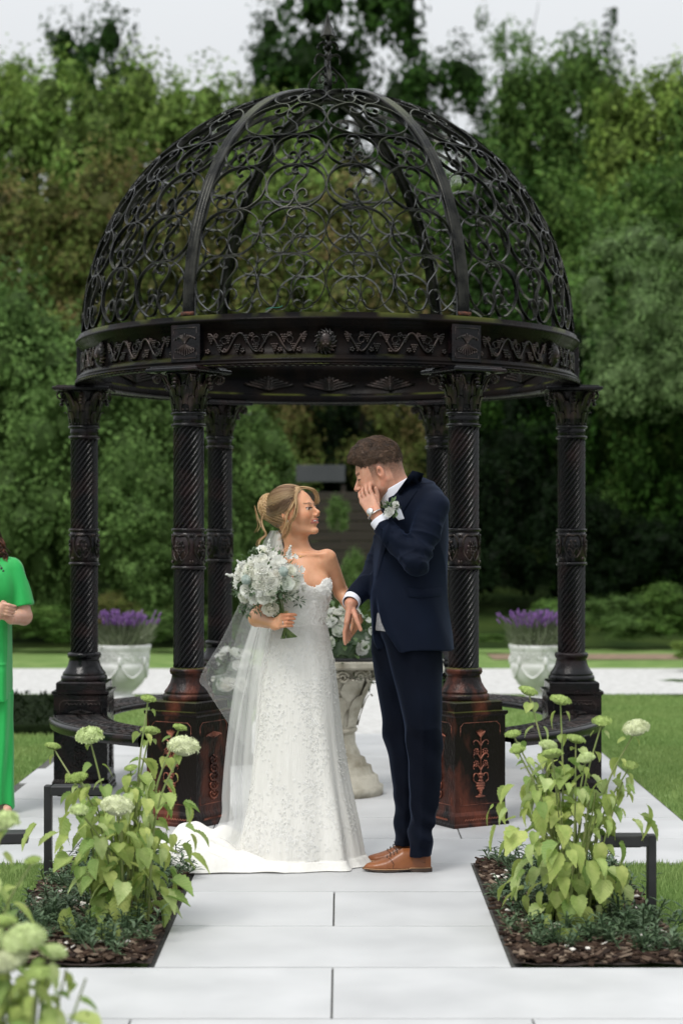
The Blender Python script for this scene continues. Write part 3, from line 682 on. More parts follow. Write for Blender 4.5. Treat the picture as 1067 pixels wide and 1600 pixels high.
scm = sc_.mesh('finial_scroll', M['iron_bar'])
for k in range(4): link('finial_scroll', scm, fin, rot=(0, 0, k*PI/2+.12))
b = MB(); b.tube(W(0, 0, 1)*0+spline([(-.20, -1.28, 2.339), (-.19, -1.285, 2.345), (-.17, -1.285, 2.350), (-.15, -1.28, 2.349), (-.13, -1.28, 2.354), (-.125, -1.275, 2.360)], 14)-np.array([.07, 0, 0]), .0016, 5)
b.build('twine', M['twine'], gz)
# curved benches between the pedestals
def bench_meshes():
    r0, r1 = GR-.13, GR+.16; a0, a1 = rad(7.0), rad(53.0); n = 40; th = np.linspace(a0, a1, n)
    sec = [(r0, .372), (r0-.006, .385), (r0, .398), (r0+.02, .400), (r1-.02, .400), (r1, .398), (r1+.006, .385), (r1, .350), (r1-.012, .348), (r1-.018, .370), (r0+.012, .370)]
    P = np.array([[[r*math.cos(t), r*math.sin(t), z] for r, z in sec] for t in th]); b = MB(); b.grid(P, wrap_v=True)
    I = len(sec)
    seat = b.mesh('bench_seat', M['iron'])
    b = MB()
    for r in (r0+.02, (r0+r1)/2, r1-.02): b.tube([(r*math.cos(t), r*math.sin(t), .401) for t in th], .004, 5)
    for i, t in enumerate(np.linspace(a0+.03, a1-.03, 15)):
        for (ra, rb) in ((r0+.03, (r0+r1)/2-.01), ((r0+r1)/2+.01, r1-.03)):
            m_ = (ra+rb)/2; h_ = (rb-ra)/2
            q = spline([(m_+h_*math.cos(x), .026*math.sin(x)) for x in np.linspace(0, 2*PI, 9)[:-1]], 16, closed=True)
            b.tube([(r*math.cos(t+u/r), r*math.sin(t+u/r), .401) for r, u in q], .0038, 4, closed=True)
            b.ball((m_*math.cos(t), m_*math.sin(t), .401), (.010, .010, .004), 6, 4)
    pat = b.mesh('seat_pattern', M['iron_relief'])
    return seat, pat
bs, bp_ = bench_meshes()
for k in (0, 2, 3, 5):
    s_ = link('bench_seat', bs, gz, rot=(0, 0, k*PI/3)); link('seat_pattern', bp_, s_)
# ================================================================ stone pedestal, flowers on it, urns, path lights
def flower_mb(b, c, r, axis, kind='rose', tint=(1, 1, 1)):
    """layered petals around an axis; b: builder"""
    A = axes(np.asarray(axis, float)+np.array([.01, .013, .017])); c = np.asarray(c, float)
    layers = {'rose': [(8, 1.0, 75), (7, .86, 58), (6, .7, 40), (5, .52, 24), (4, .32, 10)],
              'mum': [(13, 1.0, 82), (12, .86, 62), (10, .68, 44), (8, .48, 26)],
              'daisy': [(9, 1.0, 80)], 'small': [(5, 1.0, 60), (4, .5, 30)]}[kind]
    for li, (n, s, open_) in enumerate(layers):
        for k in range(n):
            a = 2*PI*(k+.5*li)/n+random.uniform(-.12, .12); op = rad(open_+random.uniform(-6, 6)); L_ = r*s*random.uniform(.92, 1.08)
            w = L_*(.52 if kind in ('rose', 'small') else .24)
            d = np.array([math.cos(op), math.sin(op)*math.cos(a), math.sin(op)*math.sin(a)]); t = np.array([0, -math.sin(a), math.cos(a)])
            up = np.cross(d, t); base = np.array([-.25*r*(1-li*.12), 0, 0])
            p0 = base; p1 = base+d*L_*.6-up*L_*.10; p2 = base+d*L_+up*L_*.06
            V = [p0-t*w*.25, p0+t*w*.25, p1+t*w, p1-up*L_*.07, p1-t*w, p2+t*w*.5, p2+d*L_*.04, p2-t*w*.5]
            sh = random.uniform(.93, 1.0)
            b.add(np.array(V)@A.T+c, [[0, 1, 2, 3], [3, 2, 5, 6]], [[0, 3, 4], [3, 6, 7], [3, 7, 4]], col=tuple(sh*x for x in tint))
def leafy(b, c, n, spread, size, flat=.5, col=(1, 1, 1), shell=False):
    for k in range(n):
        d = rng.normal(size=3); d /= np.linalg.norm(d); p = np.asarray(c)+d*np.asarray(spread)*(1 if shell else random.uniform(.5, 1.0))
        A = axes(d+rng.normal(size=3)*.6+1e-3); L_ = size*random.uniform(.6, 1.2); w = L_*flat*.5
        V = np.array([[0, 0, 0], [L_*.5, w, .1*L_], [L_, 0, 0], [L_*.5, -w, .1*L_]])@A.T+p
        b.add(V, [[0, 1, 2, 3]], col=tuple(np.array(col)*random.uniform(.7, 1.15)))
TX, TY = -0.02, 9.50
ps = thing('stone_pedestal', 'weathered carved stone pedestal between bride and groom', 'pedestal', (TX, TY, 0))
b = MB(); b.lathe([(.01, 0), (.232, 0), (.234, .045), (.215, .052), (.205, .095), (.195, .10), (.180, .112), (.172, .145), (.150, .152), (.140, .185), (.118, .195), (.108, .225), (.10, .24), (.092, .26), (.090, .30), (.088, .315), (.01, .315)], 40); b.build('base', M['stone'], ps)
def rough(V, amp=.004, s=22): return V+np.stack([vnoise(V, s, o) for o in (0, 7, 13)], 1)*amp
b = MB(); th = np.linspace(0, 2*PI, 96, endpoint=False)
pr = [(.088, .31), (.100, .318), (.103, .328), (.098, .338), (.094, .345), (.100, .37), (.112, .42), (.130, .48), (.150, .54), (.168, .60), (.178, .64), (.15, .648)]
P = np.array([[[r*(1+.05*math.cos(8*t)*np.clip((z-.34)*5, 0, 1))*math.cos(t), r*(1+.05*math.cos(8*t)*np.clip((z-.34)*5, 0, 1))*math.sin(t), z] for t in th] for r, z in spline(pr, 40)])
b.grid(P, wrap_v=True); b.build('capital', M['stone'], ps, fn=rough)
b = MB(); bell2 = lambda z: float(np.interp(z, [.345, .42, .48, .54, .60, .64], [.094, .112, .13, .15, .168, .178]))
for k in range(8): b.grid(leafrel(2*PI*k/8, .35, .15, .042, bell2, .035)); b.grid(leafrel(2*PI*(k+.5)/8, .44, .15, .045, bell2, .04))
for k in range(8):
    a = PI/8+k*PI/4
    for sg in (-1, 1):
        t = np.linspace(0, 1, 26); ang = t*3.4*PI; r_ = .036*(1-t*.85)
        Pq = np.stack([.185-.0*t, sg*(.045)+sg*r_*np.cos(ang), .605+r_*np.sin(ang)], 1); b.tube(Pq@rotz(a).T, .0075, 6)
b.build('acanthus_leaves', M['stone'], ps, fn=rough)
b = MB(); b.bbox_bev((0, 0, .668), (.225, .225, .018), .006); b.bbox_bev((0, 0, .652), (.205, .205, .008), .004); b.build('slab_top', M['stone'], ps, smooth=False)
def arrangement(name, label, cx, cy, z0, rx, ry, hz, nbig, nsm, nleaf, tray=True, group=None):
    t = thing(name, label, 'flowers', (cx, cy, z0), group=group)
    b = MB(); b.bbox_bev((0, 0, .008), (rx*.98, ry*.98, .008), .003); b.build('tray', M['lamp'], t, smooth=False)
    b = MB(); b.ball((0, 0, .03), (rx*.8, ry*.8, hz*.75), 16, 8); b.build('foam_and_moss', M['dark_leaf'], t)
    b = MB(); leafy(b, (0, 0, .05), nleaf, (rx*1.02, ry*1.02, hz), .055, .5); stuff(b.build('greenery', M['sage'], t))
    b = MB(); leafy(b, (0, 0, .05), nleaf//2, (rx*1.05, ry*1.05, hz*1.1), .06, .25); stuff(b.build('sprigs', M['dark_leaf'], t))
    for k in range(nbig+nsm):
        a = random.uniform(0, 2*PI); e = random.uniform(.1, 1.45); d = np.array([math.cos(a)*math.cos(e), math.sin(a)*math.cos(e), math.sin(e)])
        if random.random() < .65 and d[1] > 0: d[1] *= -1
        p = d*np.array([rx, ry, hz])*random.uniform(.85, 1.02)+np.array([0, 0, .045]); p[2] = max(p[2], .045)
        f = MB(); big = k < nbig
        flower_mb(f, (0, 0, 0), random.uniform(.036, .046) if big else random.uniform(.016, .024), d+rng.normal(size=3)*.25, random.choice(['rose', 'mum', 'rose']) if big else random.choice(['small', 'daisy']), random.choice([(1, 1, 1), (1, .99, .95), (.97, 1, .95)]))
        f.build('bloom', M['white_petal'], t, loc=p)
    return t
arrangement('flower_arrangement', 'white rose arrangement on top of the carved stone pedestal', TX+.01, TY, .686, .235, .20, .22, 30, 36, 420)
for sx, lb in ((-1, 'white flower arrangement on the far pedestal behind the veil'), (1, 'white flower arrangement on the far pedestal right of the groom')):
    a = rad(120 if sx < 0 else 60)
    arrangement('flower_arrangement', lb, CX+(GR-.02)*math.cos(a)+(.09 if sx < 0 else -.10), GY+GR*math.sin(a)-.19, .40, .17, .12, .24, 14, 20, 220)
def urn(cx, cy, lb, h=.47):
    u = thing('garden_urn', lb, 'urn', (cx, cy, 0), random.uniform(0, 1), 'white stone urns of lavender')
    pr = [(.01, 0), (.12, 0), (.125, .03), (.105, .04), (.075, .055), (.07, .075), (.10, .10), (.15, .15), (.185, .21), (.200, .27), (.203, .30), (.196, .31), (.200, .32), (.206, .40), (.214, .42), (.220, .445), (.216, .455), (.195, .455), (.185, .42), (.01, .42)]
    b = MB(); b.lathe(pr, 48); b.build('bowl', M['urn'], u)
    b = MB(); n = 12
    for k in range(n):
        key = [(0, 0), (0, .055), (.085, .055), (.085, .018), (.04, .018), (.04, .036), (.062, .036)]
        pts = []
        for (x, z), (x2, z2) in zip(key[:-1], key[1:]):
            pts += [(x+(x2-x)*t, z+(z2-z)*t) for t in np.linspace(0, 1, 4, endpoint=False)]
        pts.append(key[-1]); a0 = 2*PI*k/n
        b.tube([((.203+.02*z)*math.cos(a0+x/.205), (.203+.02*z)*math.sin(a0+x/.205), .335+z) for x, z in pts], .005, 4)
    b.build('greek_key_band', M['urn'], u)
    b = MB()
    for k in range(6):
        a0 = 2*PI*k/6
        P = []
        for t in np.linspace(0, 1, 14):
            z = .30-.10*math.sin(PI*t); r = float(np.interp(z, [.15, .21, .27, .30], [.15, .185, .2, .203])); P.append((r*math.cos(a0+t*PI/3), r*math.sin(a0+t*PI/3), z))
        b.tube(P, .006+.006*np.sin(np.linspace(0, PI, 14)), 6)
        r = .206; b.ball((r*math.cos(a0), r*math.sin(a0), .33), (.018, .018, .04), 8, 6)
    b.build('swag', M['urn'], u)
    return u
def lavender(cx, cy, z0, lb):
    t = thing('lavender_plant', lb, 'lavender', (cx, cy, z0), group='lavender in the urns')
    b = MB(); f = MB()
    for k in range(1100):
        a = random.uniform(0, 2*PI); r0 = random.uniform(0, .15); sp = random.uniform(.02, .17)*(1 if r0 > .07 else .7); L_ = random.uniform(.17, .27) if k < 170 else random.uniform(.06, .20)
        p0 = np.array([r0*math.cos(a), r0*math.sin(a), -.03]); p2 = p0+np.array([sp*math.cos(a), sp*math.sin(a), L_+.03]); p1 = (p0+p2)/2+np.array([0, 0, .02])
        b.tube([p0, p1, p2], [.0035, .003, .002], 3)
        if k < 170:
            d = (p2-p1); d /= np.linalg.norm(d)
            for q in range(4): f.ball(p2+d*(.010*q), (.0075, .0075, .008), 5, 3)
        else: leafy(b, (p0+p2)/2, 2, (.02, .02, .05), .04, .25)
    stuff(b.build('foliage', M['lavleaf'], t)); stuff(f.build('flower_spikes', M['lav'], t))
for px, Y, lb in ((193, 14.6, 'left of the two white urns, behind the outer left column'), (838, 14.6, 'right of the two white urns, beside the outer right column')):
    x = W(px, 0, Y)[0]; urn(x, Y, lb); lavender(x, Y, .425, 'purple lavender in the '+lb.split(',')[0].replace(' of the two white urns', ' hand white urn'))
def path_light(x, y, h, arm, lb, yaw=0):
    t = thing('path_light', lb, 'garden light', (x, y, 0), yaw, 'angular black path lights')
    b = MB(); b.bbox_bev((0, 0, h/2), (.014, .022, h/2), .002); b.build('post', M['lamp'], t, smooth=False)
    b = MB(); b.bbox_bev((arm/2+math.copysign(.0145, arm), 0, h-.018), (abs(arm)/2, .040, .018), .003); hd = b.build('head', M['lamp'], t, smooth=False)
    b = MB(); b.bbox_bev((arm/2+math.copysign(.02, arm), 0, h-.038), (abs(arm)/2-.02, .03, .0015), .001); b.build('diffuser', M['sign'], hd, smooth=False)
path_light(-1.139, 7.22, .352, .215, 'black L shaped path light behind the left hydrangea')
path_light(1.045, 6.27, .315, -.155, 'black L shaped path light standing in the right flower bed')
path_light(-1.285, 6.25, .325, .215, 'black L shaped path light cut off by the left edge of the photo', .12)

# ================================================================ plants
def add_veins(m, dist=.0016):
    N, L = m.node_tree.nodes, m.node_tree.links; tc = N.new('ShaderNodeTexCoord'); sx = N.new('ShaderNodeSeparateXYZ'); L.new(tc.outputs['Object'], sx.inputs[0])
    def mth(op, a, b=None):
        n = N.new('ShaderNodeMath'); n.operation = op
        for i, v in enumerate((a, b)):
            if v is None: continue
            if isinstance(v, (int, float)): n.inputs[i].default_value = v
            else: L.new(v, n.inputs[i])
        return n.outputs[0]
    ay = mth('ABSOLUTE', sx.outputs[1]); v = mth('SUBTRACT', sx.outputs[0], mth('MULTIPLY', ay, 1.1)); w = mth('POWER', mth('ABSOLUTE', mth('SINE', mth('MULTIPLY', v, 230.0))), 0.5)
    rib = mth('MINIMUM', mth('MULTIPLY', ay, 500.0), 1.0); hgt = mth('MULTIPLY', w, rib)
    bp = N.new('ShaderNodeBump'); bp.inputs['Strength'].default_value = .8; bp.inputs['Distance'].default_value = dist; L.new(hgt, bp.inputs['Height']); b = N['Principled BSDF']
    old = b.inputs['Normal'].links[0].from_socket; L.new(old, bp.inputs['Normal']); L.new(bp.outputs[0], b.inputs['Normal'])
    c_old = b.inputs['Base Color'].links[0].from_socket; mx_ = N.new('ShaderNodeMix'); mx_.data_type = 'RGBA'; L.new(mth('SUBTRACT', 1.0, hgt), mx_.inputs[0])
    f = mth('MULTIPLY', mth('SUBTRACT', 1.0, hgt), .45); L.new(f, mx_.inputs[0]); L.new(c_old, mx_.inputs[6]); mx_.inputs[7].default_value = (.50, .56, .22, 1)
    L.new(mx_.outputs[2], b.inputs['Base Color'])
add_veins(M['hyd_leaf'])
def heart_leaf(name, L_=.1, droop=.35, fold=.25, seed=0):
    rs = random.Random(seed); n = 13; rows = []
    for i in range(n):
        t = i/(n-1); w = .37*L_*(math.sin(PI*min(1, t**.70))**.85)*(1+.07*(-1)**i) if 0 < i < n-1 else .004
        x = L_*t-(.06*L_ if i == 1 else 0); z = -droop*L_*t*t
        rows.append([(x-(.03*L_ if 0 < i < 4 else 0), -w, z+fold*w+.06*L_*math.sin(t*9+rs.random())*.4), (x, -w*.5, z+fold*w*.35), (x, 0, z), (x, w*.5, z+fold*w*.35), (x-(.03*L_ if 0 < i < 4 else 0), w, z+fold*w+.06*L_*math.sin(t*9+rs.random()*3)*.4)])
    b = MB(); b.grid(np.array(rows, float)); return b
def hleaf_variants():
    out = []
    for k in range(6):
        c = [(1.1, 1.08, 1), (.95, 1, .9), (1.3, 1.2, 1.1), (.72, .86, .75), (1.25, 1.22, 1.5), (1.0, 1.0, .8)][k]
        b = heart_leaf('leaf', .1, [.15, .45, .75, .3, .6, .95][k], [.35, .6, .3, .75, .45, .2][k], k); b.C = [np.broadcast_to(np.array(c, float), x.shape) for x in b.C]
        out.append(b.mesh('leaf', M['hyd_leaf']))
    return out
HL = hleaf_variants()
def floret_head(R, flat, col, n=230, rs=.0075):
    b = MB()
    for k in range(n):
        ph = math.acos(1-(1.25 if flat > .5 else 1.1)*(k+.5)/n); th = k*2.399963; d = np.array([math.sin(ph)*math.cos(th), math.sin(ph)*math.sin(th), math.cos(ph)])
        p = d*np.array([R, R, R*flat])*random.uniform(.88, 1.04); A = axes(d+rng.normal(size=3)*.35)
        c = np.array(col)*random.uniform(.82, 1.1)
        for q in range(4):
            a = q*PI/2+random.random()*.3; ca, sa = math.cos(a), math.sin(a)
            V = np.array([[0, 0, 0], [.1*rs, rs*.9*ca-rs*.5*sa, rs*.9*sa+rs*.5*ca], [.25*rs, rs*1.35*ca, rs*1.35*sa], [.1*rs, rs*.9*ca+rs*.5*sa, rs*.9*sa-rs*.5*ca]])@A.T+p
            b.add(V, [[0, 1, 2, 3]], col=c)
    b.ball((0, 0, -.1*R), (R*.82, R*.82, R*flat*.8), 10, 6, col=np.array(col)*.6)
    return b.mesh('flower_head', M['floret'])
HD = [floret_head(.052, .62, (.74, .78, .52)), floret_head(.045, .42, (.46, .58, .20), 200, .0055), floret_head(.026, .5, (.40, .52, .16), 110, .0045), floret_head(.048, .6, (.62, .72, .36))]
def add_leaf(t, p, yaw, pitch, size, k=None):
    me = HL[random.randrange(6) if k is None else k]
    s = size/.1; return link('leaf', me, t, p, (random.uniform(-.35, .35), pitch, yaw), (s, s*random.uniform(.9, 1.25), s))
def hydrangea(name, label, cx, cy, heads, nleaf, rx, ry, hmax, lsz=(.040, .080), extra=(), hmin=.07):
    t = thing(name, label, 'hydrangea', (cx, cy, 0)); cnt = 0
    tips = []
    for (px, py, Y, kind, sc) in heads:
        w = W(px, py, Y)-np.array([cx, cy, 0]); tips.append((w, kind, sc))
    for w, kind, sc in tips:
        base = np.array([w[0]*.28+random.uniform(-.03, .03), w[1]*.28+random.uniform(-.03, .03), 0])
        mid = base*.4+w*.6+np.array([-w[0]*.22, -w[1]*.22, .02])
        P = spline([base, mid, w], 14); b = MB(); b.tube(P, np.linspace(.0048, .0026, 14), 6); b.build('stem', M['stem'], t)
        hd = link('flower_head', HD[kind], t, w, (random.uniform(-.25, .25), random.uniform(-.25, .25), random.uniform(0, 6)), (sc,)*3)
        a = random.uniform(0, PI)
        b = MB()
        for q in range(6): aa = q*PI/3; b.tube([w-np.array([0, 0, .045*sc]), w+np.array([.028*sc*math.cos(aa), .028*sc*math.sin(aa), -.004])], .0012, 3)
        b.build('stalks', M['stem'], hd) if False else None
        for j, f in enumerate(np.linspace(.30, .93, 6)):
            p = P[int(f*13)]
            for s_ in (0, PI):
                if random.random() < .12: continue
                yaw = a+j*PI/2+s_+random.uniform(-.3, .3); L_ = random.uniform(*lsz)*(1.0 if f < .8 else .62)
                pt = p+np.array([math.cos(yaw), math.sin(yaw), .25])*.018
                add_leaf(t, pt, yaw, random.uniform(.0, .85), L_); cnt += 1
    for k in range(nleaf):
        a = random.uniform(0, 2*PI); q = random.random()**.6; z = hmin+(hmax-hmin)*random.random()**1.0
        prof = math.sin(PI*min(1, max(.12, (z-hmin*.2)/hmax*.83)))**.55
        p = (rx*q*prof*math.cos(a), ry*q*prof*math.sin(a), z)
        add_leaf(t, p, a+random.uniform(-.7, .7), random.uniform(.05, 1.25), random.uniform(*lsz)*(1.1 if z < hmax*.7 else .8))
    for k in range(16):
        a = random.uniform(0, 2*PI); r = random.uniform(.02, .10); b = MB()
        P = spline([(r*.5*math.cos(a), r*.5*math.sin(a), 0), (r*math.cos(a), r*math.sin(a), hmax*.45), (r*1.8*math.cos(a), r*1.8*math.sin(a), hmax*random.uniform(.7, .95))], 8)
        b.tube(P, np.linspace(.0045, .0025, 8), 5); b.build('stem', M['stem'], t)
    for (px, py, Y, yaw, pit, L_) in extra:
        w = W(px, py, Y)-np.array([cx, cy, 0]); add_leaf(t, w, yaw, pit, L_)
    return t
hydrangea('hydrangea_shrub', 'lime leaved hydrangea in the left bed with one large cream bloom near the bride', -.73, 6.25,
    [(140, 1150, 6.3, 3, .92), (287, 1167, 6.2, 0, 1.0), (232, 1092, 6.35, 2, .95), (235, 1142, 6.4, 1, .75), (281, 1137, 6.3, 2, .85), (83, 1166, 6.5, 1, .62), (122, 1216, 6.2, 2, 1.3), (183, 1260, 5.95, 0, .98), (124, 1266, 5.95, 3, .60), (205, 1200, 6.3, 1, .5)],
    188, .235, .22, .50, extra=[(58, 1288, 6.2, 3.6, .9, .10), (92, 1278, 6.2, .5, 1.2, .09), (105, 1420, 6.0, 2.6, 1.3, .10), (170, 1440, 5.95, 4.6, 1.4, .09)])
hydrangea('hydrangea_shrub', 'lime leaved hydrangea in the right bed crowding round the black path light', .77, 6.25,
    [(825, 1080, 6.4, 1, .75), (875, 1094, 6.3, 1, .80), (940, 1127, 6.3, 1, .74), (993, 1138, 6.2, 0, .82), (801, 1147, 6.4, 1, .62), (899, 1155, 6.3, 1, .72), (856, 1165, 6.35, 3, .62), (862, 1178, 6.2, 1, .8), (984, 1196, 6.25, 1, .60), (808, 1172, 6.2, 2, 1.0), (915, 1185, 6.2, 3, .6)],
    176, .27, .24, .54, extra=[(1010, 1258, 6.2, .3, .9, .09), (1005, 1280, 6.2, .1, .6, .08), (885, 1450, 5.95, 4.6, 1.45, .10), (775, 1290, 6.2, 3.4, 1.2, .09)])
hydrangea('hydrangea_shrub', 'blurred lime hydrangea in the near left corner of the photo', -.70, 4.05,
    [(38, 1468, 4.0, 3, .95), (85, 1488, 4.1, 3, .55), (10, 1500, 4.0, 0, .9), (5, 1440, 4.1, 1, .7), (-30, 1470, 4.0, 3, 1), (60, 1520, 3.9, 1, .6)],
    70, .15, .14, .40)
hydrangea('hydrangea_shrub', 'tall blurred hydrangea stem at the left edge with a pale bloom', -.98, 4.9,
    [(6, 1283, 4.75, 3, .80), (-70, 1300, 4.8, 0, 1), (-100, 1380, 4.8, 0, 1), (52, 1345, 4.75, 2, .8)], 16, .10, .12, .30, (.045, .07))
# low rosettes of narrow dark leaves in the beds
def rosette(seed):
    b = MB(); r = random.Random(seed)
    for s in range(8):
        a = r.uniform(0, 2*PI); q = r.uniform(0, .065); bx, by = q*math.cos(a), q*math.sin(a); h = r.uniform(.03, .10)
        tip = np.array([bx*1.8, by*1.8, h]); b.tube([(bx, by, 0), tip], .0022, 4)
        for k in range(15):
            aa = k*2.4+r.random(); e = r.uniform(-.1, .9)*(1-k*.02); f = .35+.65*k/15; c = np.array([bx, by, 0])*(1-f)+tip*f
            L_ = r.uniform(.022, .040); d = np.array([math.cos(aa)*math.cos(e), math.sin(aa)*math.cos(e), math.sin(e)]); A = axes(d)
            V = np.array([[0, 0, 0], [L_*.6, L_*.13, .05*L_], [L_, 0, -.05*L_], [L_*.6, -L_*.13, .05*L_]])@A.T+c
            b.add(V, [[0, 1, 2, 3]])
    return b
for k in range(5): pass
RS = [rosette(k).mesh('foliage', M['dark_leaf']) for k in range(5)]
def cover(x, y, s, lb, grp):
    o = link('evergreen_rosette', RS[random.randrange(5)], None, (x, y, .006), (0, 0, random.uniform(0, 6)), (s, s, s*random.uniform(.8, 1.1)))
    tag(o, lb, 'ground cover', grp)
for k in range(46):
    y = 5.80+1.62*((k*0.618) % 1); x = random.uniform(-1.06, -.66); cover(x, y, random.uniform(.8, 1.35), 'low dark evergreen rosette on the bark of the left bed', 'evergreen rosettes in the left bed')
for k in range(52):
    y = 5.82+1.58*((k*0.618) % 1); x = random.uniform(.58, 1.03); cover(x, y, random.uniform(.9, 1.5), 'low dark evergreen rosette on the bark of the right bed', 'evergreen rosettes in the right bed')
cover(-.655, 7.33, 1.25, 'dark evergreen rosette at the top corner of the left bed by the dress train', None) if False else cover(-.68, 7.3, 1.3, 'low dark evergreen rosette on the bark of the left bed', 'evergreen rosettes in the left bed')

# ================================================================ woodland background
def crown_mesh(seed, lobes, n, size, cols, flat=.55, squash=1.0, spiky=False):
    r = np.random.default_rng(seed); lob = np.array(lobes, float); vol = (lob[:, 3]**2); pr = vol/vol.sum()
    k = r.choice(len(lob), n, p=pr); d = r.normal(size=(n, 3)); d /= np.linalg.norm(d, axis=1)[:, None]
    rr = r.random(n)**.30; c = lob[k, :3]; R = lob[k, 3][:, None]
    P0 = c+d*R*rr[:, None]*np.array([1, 1, squash])
    wob = np.stack([vnoise(P0, 2.2, o) for o in (3, 11, 23)], 1)+.6*np.stack([vnoise(P0, 6.5, o) for o in (31, 41, 53)], 1); P = P0+wob*.36
    clump = .5*vnoise(P0, 1.7, 60)+.6*vnoise(P0, 5.0, 66); keep = clump > -.16; P = P[keep]; d = d[keep]; k = k[keep]; m = len(P)
    nrm = d*1.3+r.normal(size=(m, 3))*.5+np.array([0, 0, .55]); nrm /= np.linalg.norm(nrm, axis=1)[:, None]
    t = np.cross(nrm, r.normal(size=(m, 3))); t /= np.linalg.norm(t, axis=1)[:, None]; s = np.cross(nrm, t)
    L_ = size*r.uniform(.55, 1.3, m)[:, None]
    V = np.stack([P-t*L_*.5, P+s*L_*flat*.5+nrm*L_*.06, P+t*L_*.5-nrm*L_*.12, P-s*L_*flat*.5+nrm*L_*.06], 1).reshape(-1, 3)
    cols = np.array(cols); lc = cols[r.integers(0, len(cols), len(lob))][k]*.45+cols[r.integers(0, len(cols), m)]*.55
    hue = (vnoise(P, .9, 80)*.5+.5)[:, None]; lc = lc*(.65+.7*hue)*r.uniform(.7, 1.3, (m, 1))
    # rough core added in each clump to block light, inner shade in its colour
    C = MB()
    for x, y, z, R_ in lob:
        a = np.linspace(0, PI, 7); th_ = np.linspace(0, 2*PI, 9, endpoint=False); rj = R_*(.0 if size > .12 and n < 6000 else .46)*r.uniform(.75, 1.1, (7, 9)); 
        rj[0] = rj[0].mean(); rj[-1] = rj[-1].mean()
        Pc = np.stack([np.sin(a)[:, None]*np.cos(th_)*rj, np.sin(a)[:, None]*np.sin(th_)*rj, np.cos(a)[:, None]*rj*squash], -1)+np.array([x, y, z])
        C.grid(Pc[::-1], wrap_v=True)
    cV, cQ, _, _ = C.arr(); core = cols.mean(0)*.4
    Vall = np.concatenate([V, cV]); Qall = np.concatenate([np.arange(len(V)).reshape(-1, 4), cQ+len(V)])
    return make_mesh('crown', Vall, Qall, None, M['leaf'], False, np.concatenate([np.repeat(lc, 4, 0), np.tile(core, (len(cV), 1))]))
def lobes_for(seed, w, h, n, conical=False):
    r = random.Random(seed); out = []
    for k in range(n):
        z = r.uniform(.12, .93); rad_ = (1-z)**.8 if conical else math.sqrt(max(0.05, 1-(2*z-1.0)**2))
        a = r.uniform(0, 2*PI); q = r.uniform(.25, .8)*rad_
        out.append((w/2*q*math.cos(a)*1.05, w/2*q*math.sin(a)*1.05, h*z, w*r.choice((.10, .13, .16, .20))*r.uniform(.8, 1.1)))
    return out
OLIVE = [(0.174, 0.284, 0.06), (0.14, 0.25, 0.05), (0.22, 0.31, 0.076), (0.128, 0.19, 0.053)]
BROWN = [(0.182, 0.199, 0.06), (0.14, 0.199, 0.046), (0.218, 0.16, 0.071), (0.113, 0.16, 0.037)]
FRESH = [(0.125, 0.22, 0.059), (0.164, 0.274, 0.079), (0.086, 0.161, 0.044)]
SHADED_LEAF = [(0.009, 0.022, 0.007), (0.014, 0.031, 0.009), (0.007, 0.016, 0.006)]  # shade of overhanging trees put into the leaf colour
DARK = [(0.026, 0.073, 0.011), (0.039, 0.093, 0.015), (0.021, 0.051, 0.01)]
MID = [(0.092, 0.182, 0.04), (0.126, 0.238, 0.053), (0.062, 0.134, 0.032), (0.162, 0.265, 0.062)]
PALE = [(0.205, 0.32, 0.12), (0.164, 0.271, 0.096), (0.246, 0.37, 0.149)]
YEL = [(0.186, 0.283, 0.055), (0.137, 0.236, 0.046), (0.223, 0.314, 0.071)]
CR = {}
for nm, cols, nn, sz in (('olive', OLIVE, 21000, .13), ('brown', BROWN, 21000, .125), ('fresh', FRESH, 21000, .10), ('dark', DARK, 17000, .15), ('yew', SHADED_LEAF, 12000, .12), ('mid', MID, 21000, .125), ('pale', PALE, 15000, .085), ('yellow', YEL, 15000, .14)):
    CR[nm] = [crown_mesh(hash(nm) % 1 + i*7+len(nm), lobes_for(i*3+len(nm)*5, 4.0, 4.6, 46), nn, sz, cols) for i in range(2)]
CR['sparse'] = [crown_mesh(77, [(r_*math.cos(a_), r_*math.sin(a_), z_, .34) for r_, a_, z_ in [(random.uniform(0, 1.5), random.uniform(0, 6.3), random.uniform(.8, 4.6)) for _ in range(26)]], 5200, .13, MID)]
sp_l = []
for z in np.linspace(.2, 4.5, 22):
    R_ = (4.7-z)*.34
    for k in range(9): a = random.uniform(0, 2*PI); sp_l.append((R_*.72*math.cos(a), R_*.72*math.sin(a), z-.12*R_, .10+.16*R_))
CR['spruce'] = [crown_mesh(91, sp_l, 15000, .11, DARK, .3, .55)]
def trunk_mesh(seed, h, n_limb=7, r=.13):
    rr = random.Random(seed); b = MB(); P = spline([(0, 0, -.4), (rr.uniform(-.1, .1), 0, h*.35), (rr.uniform(-.25, .25), rr.uniform(-.2, .2), h*.7), (rr.uniform(-.3, .3), 0, h)], 12)
    b.tube(P, np.linspace(r, r*.25, 12), 8)
    for k in range(n_limb):
        i = rr.randrange(4, 11); a = rr.uniform(0, 2*PI); L_ = rr.uniform(.8, 1.7)
        b.tube(spline([P[i], P[i]+np.array([math.cos(a)*L_*.5, math.sin(a)*L_*.5, L_*.35]), P[i]+np.array([math.cos(a)*L_, math.sin(a)*L_, L_*.9])], 6), np.linspace(r*.4, r*.08, 6), 5)
    return b.mesh('trunk', M['bark'])
TR = [trunk_mesh(k, 5.2) for k in range(3)]
_nt = 0
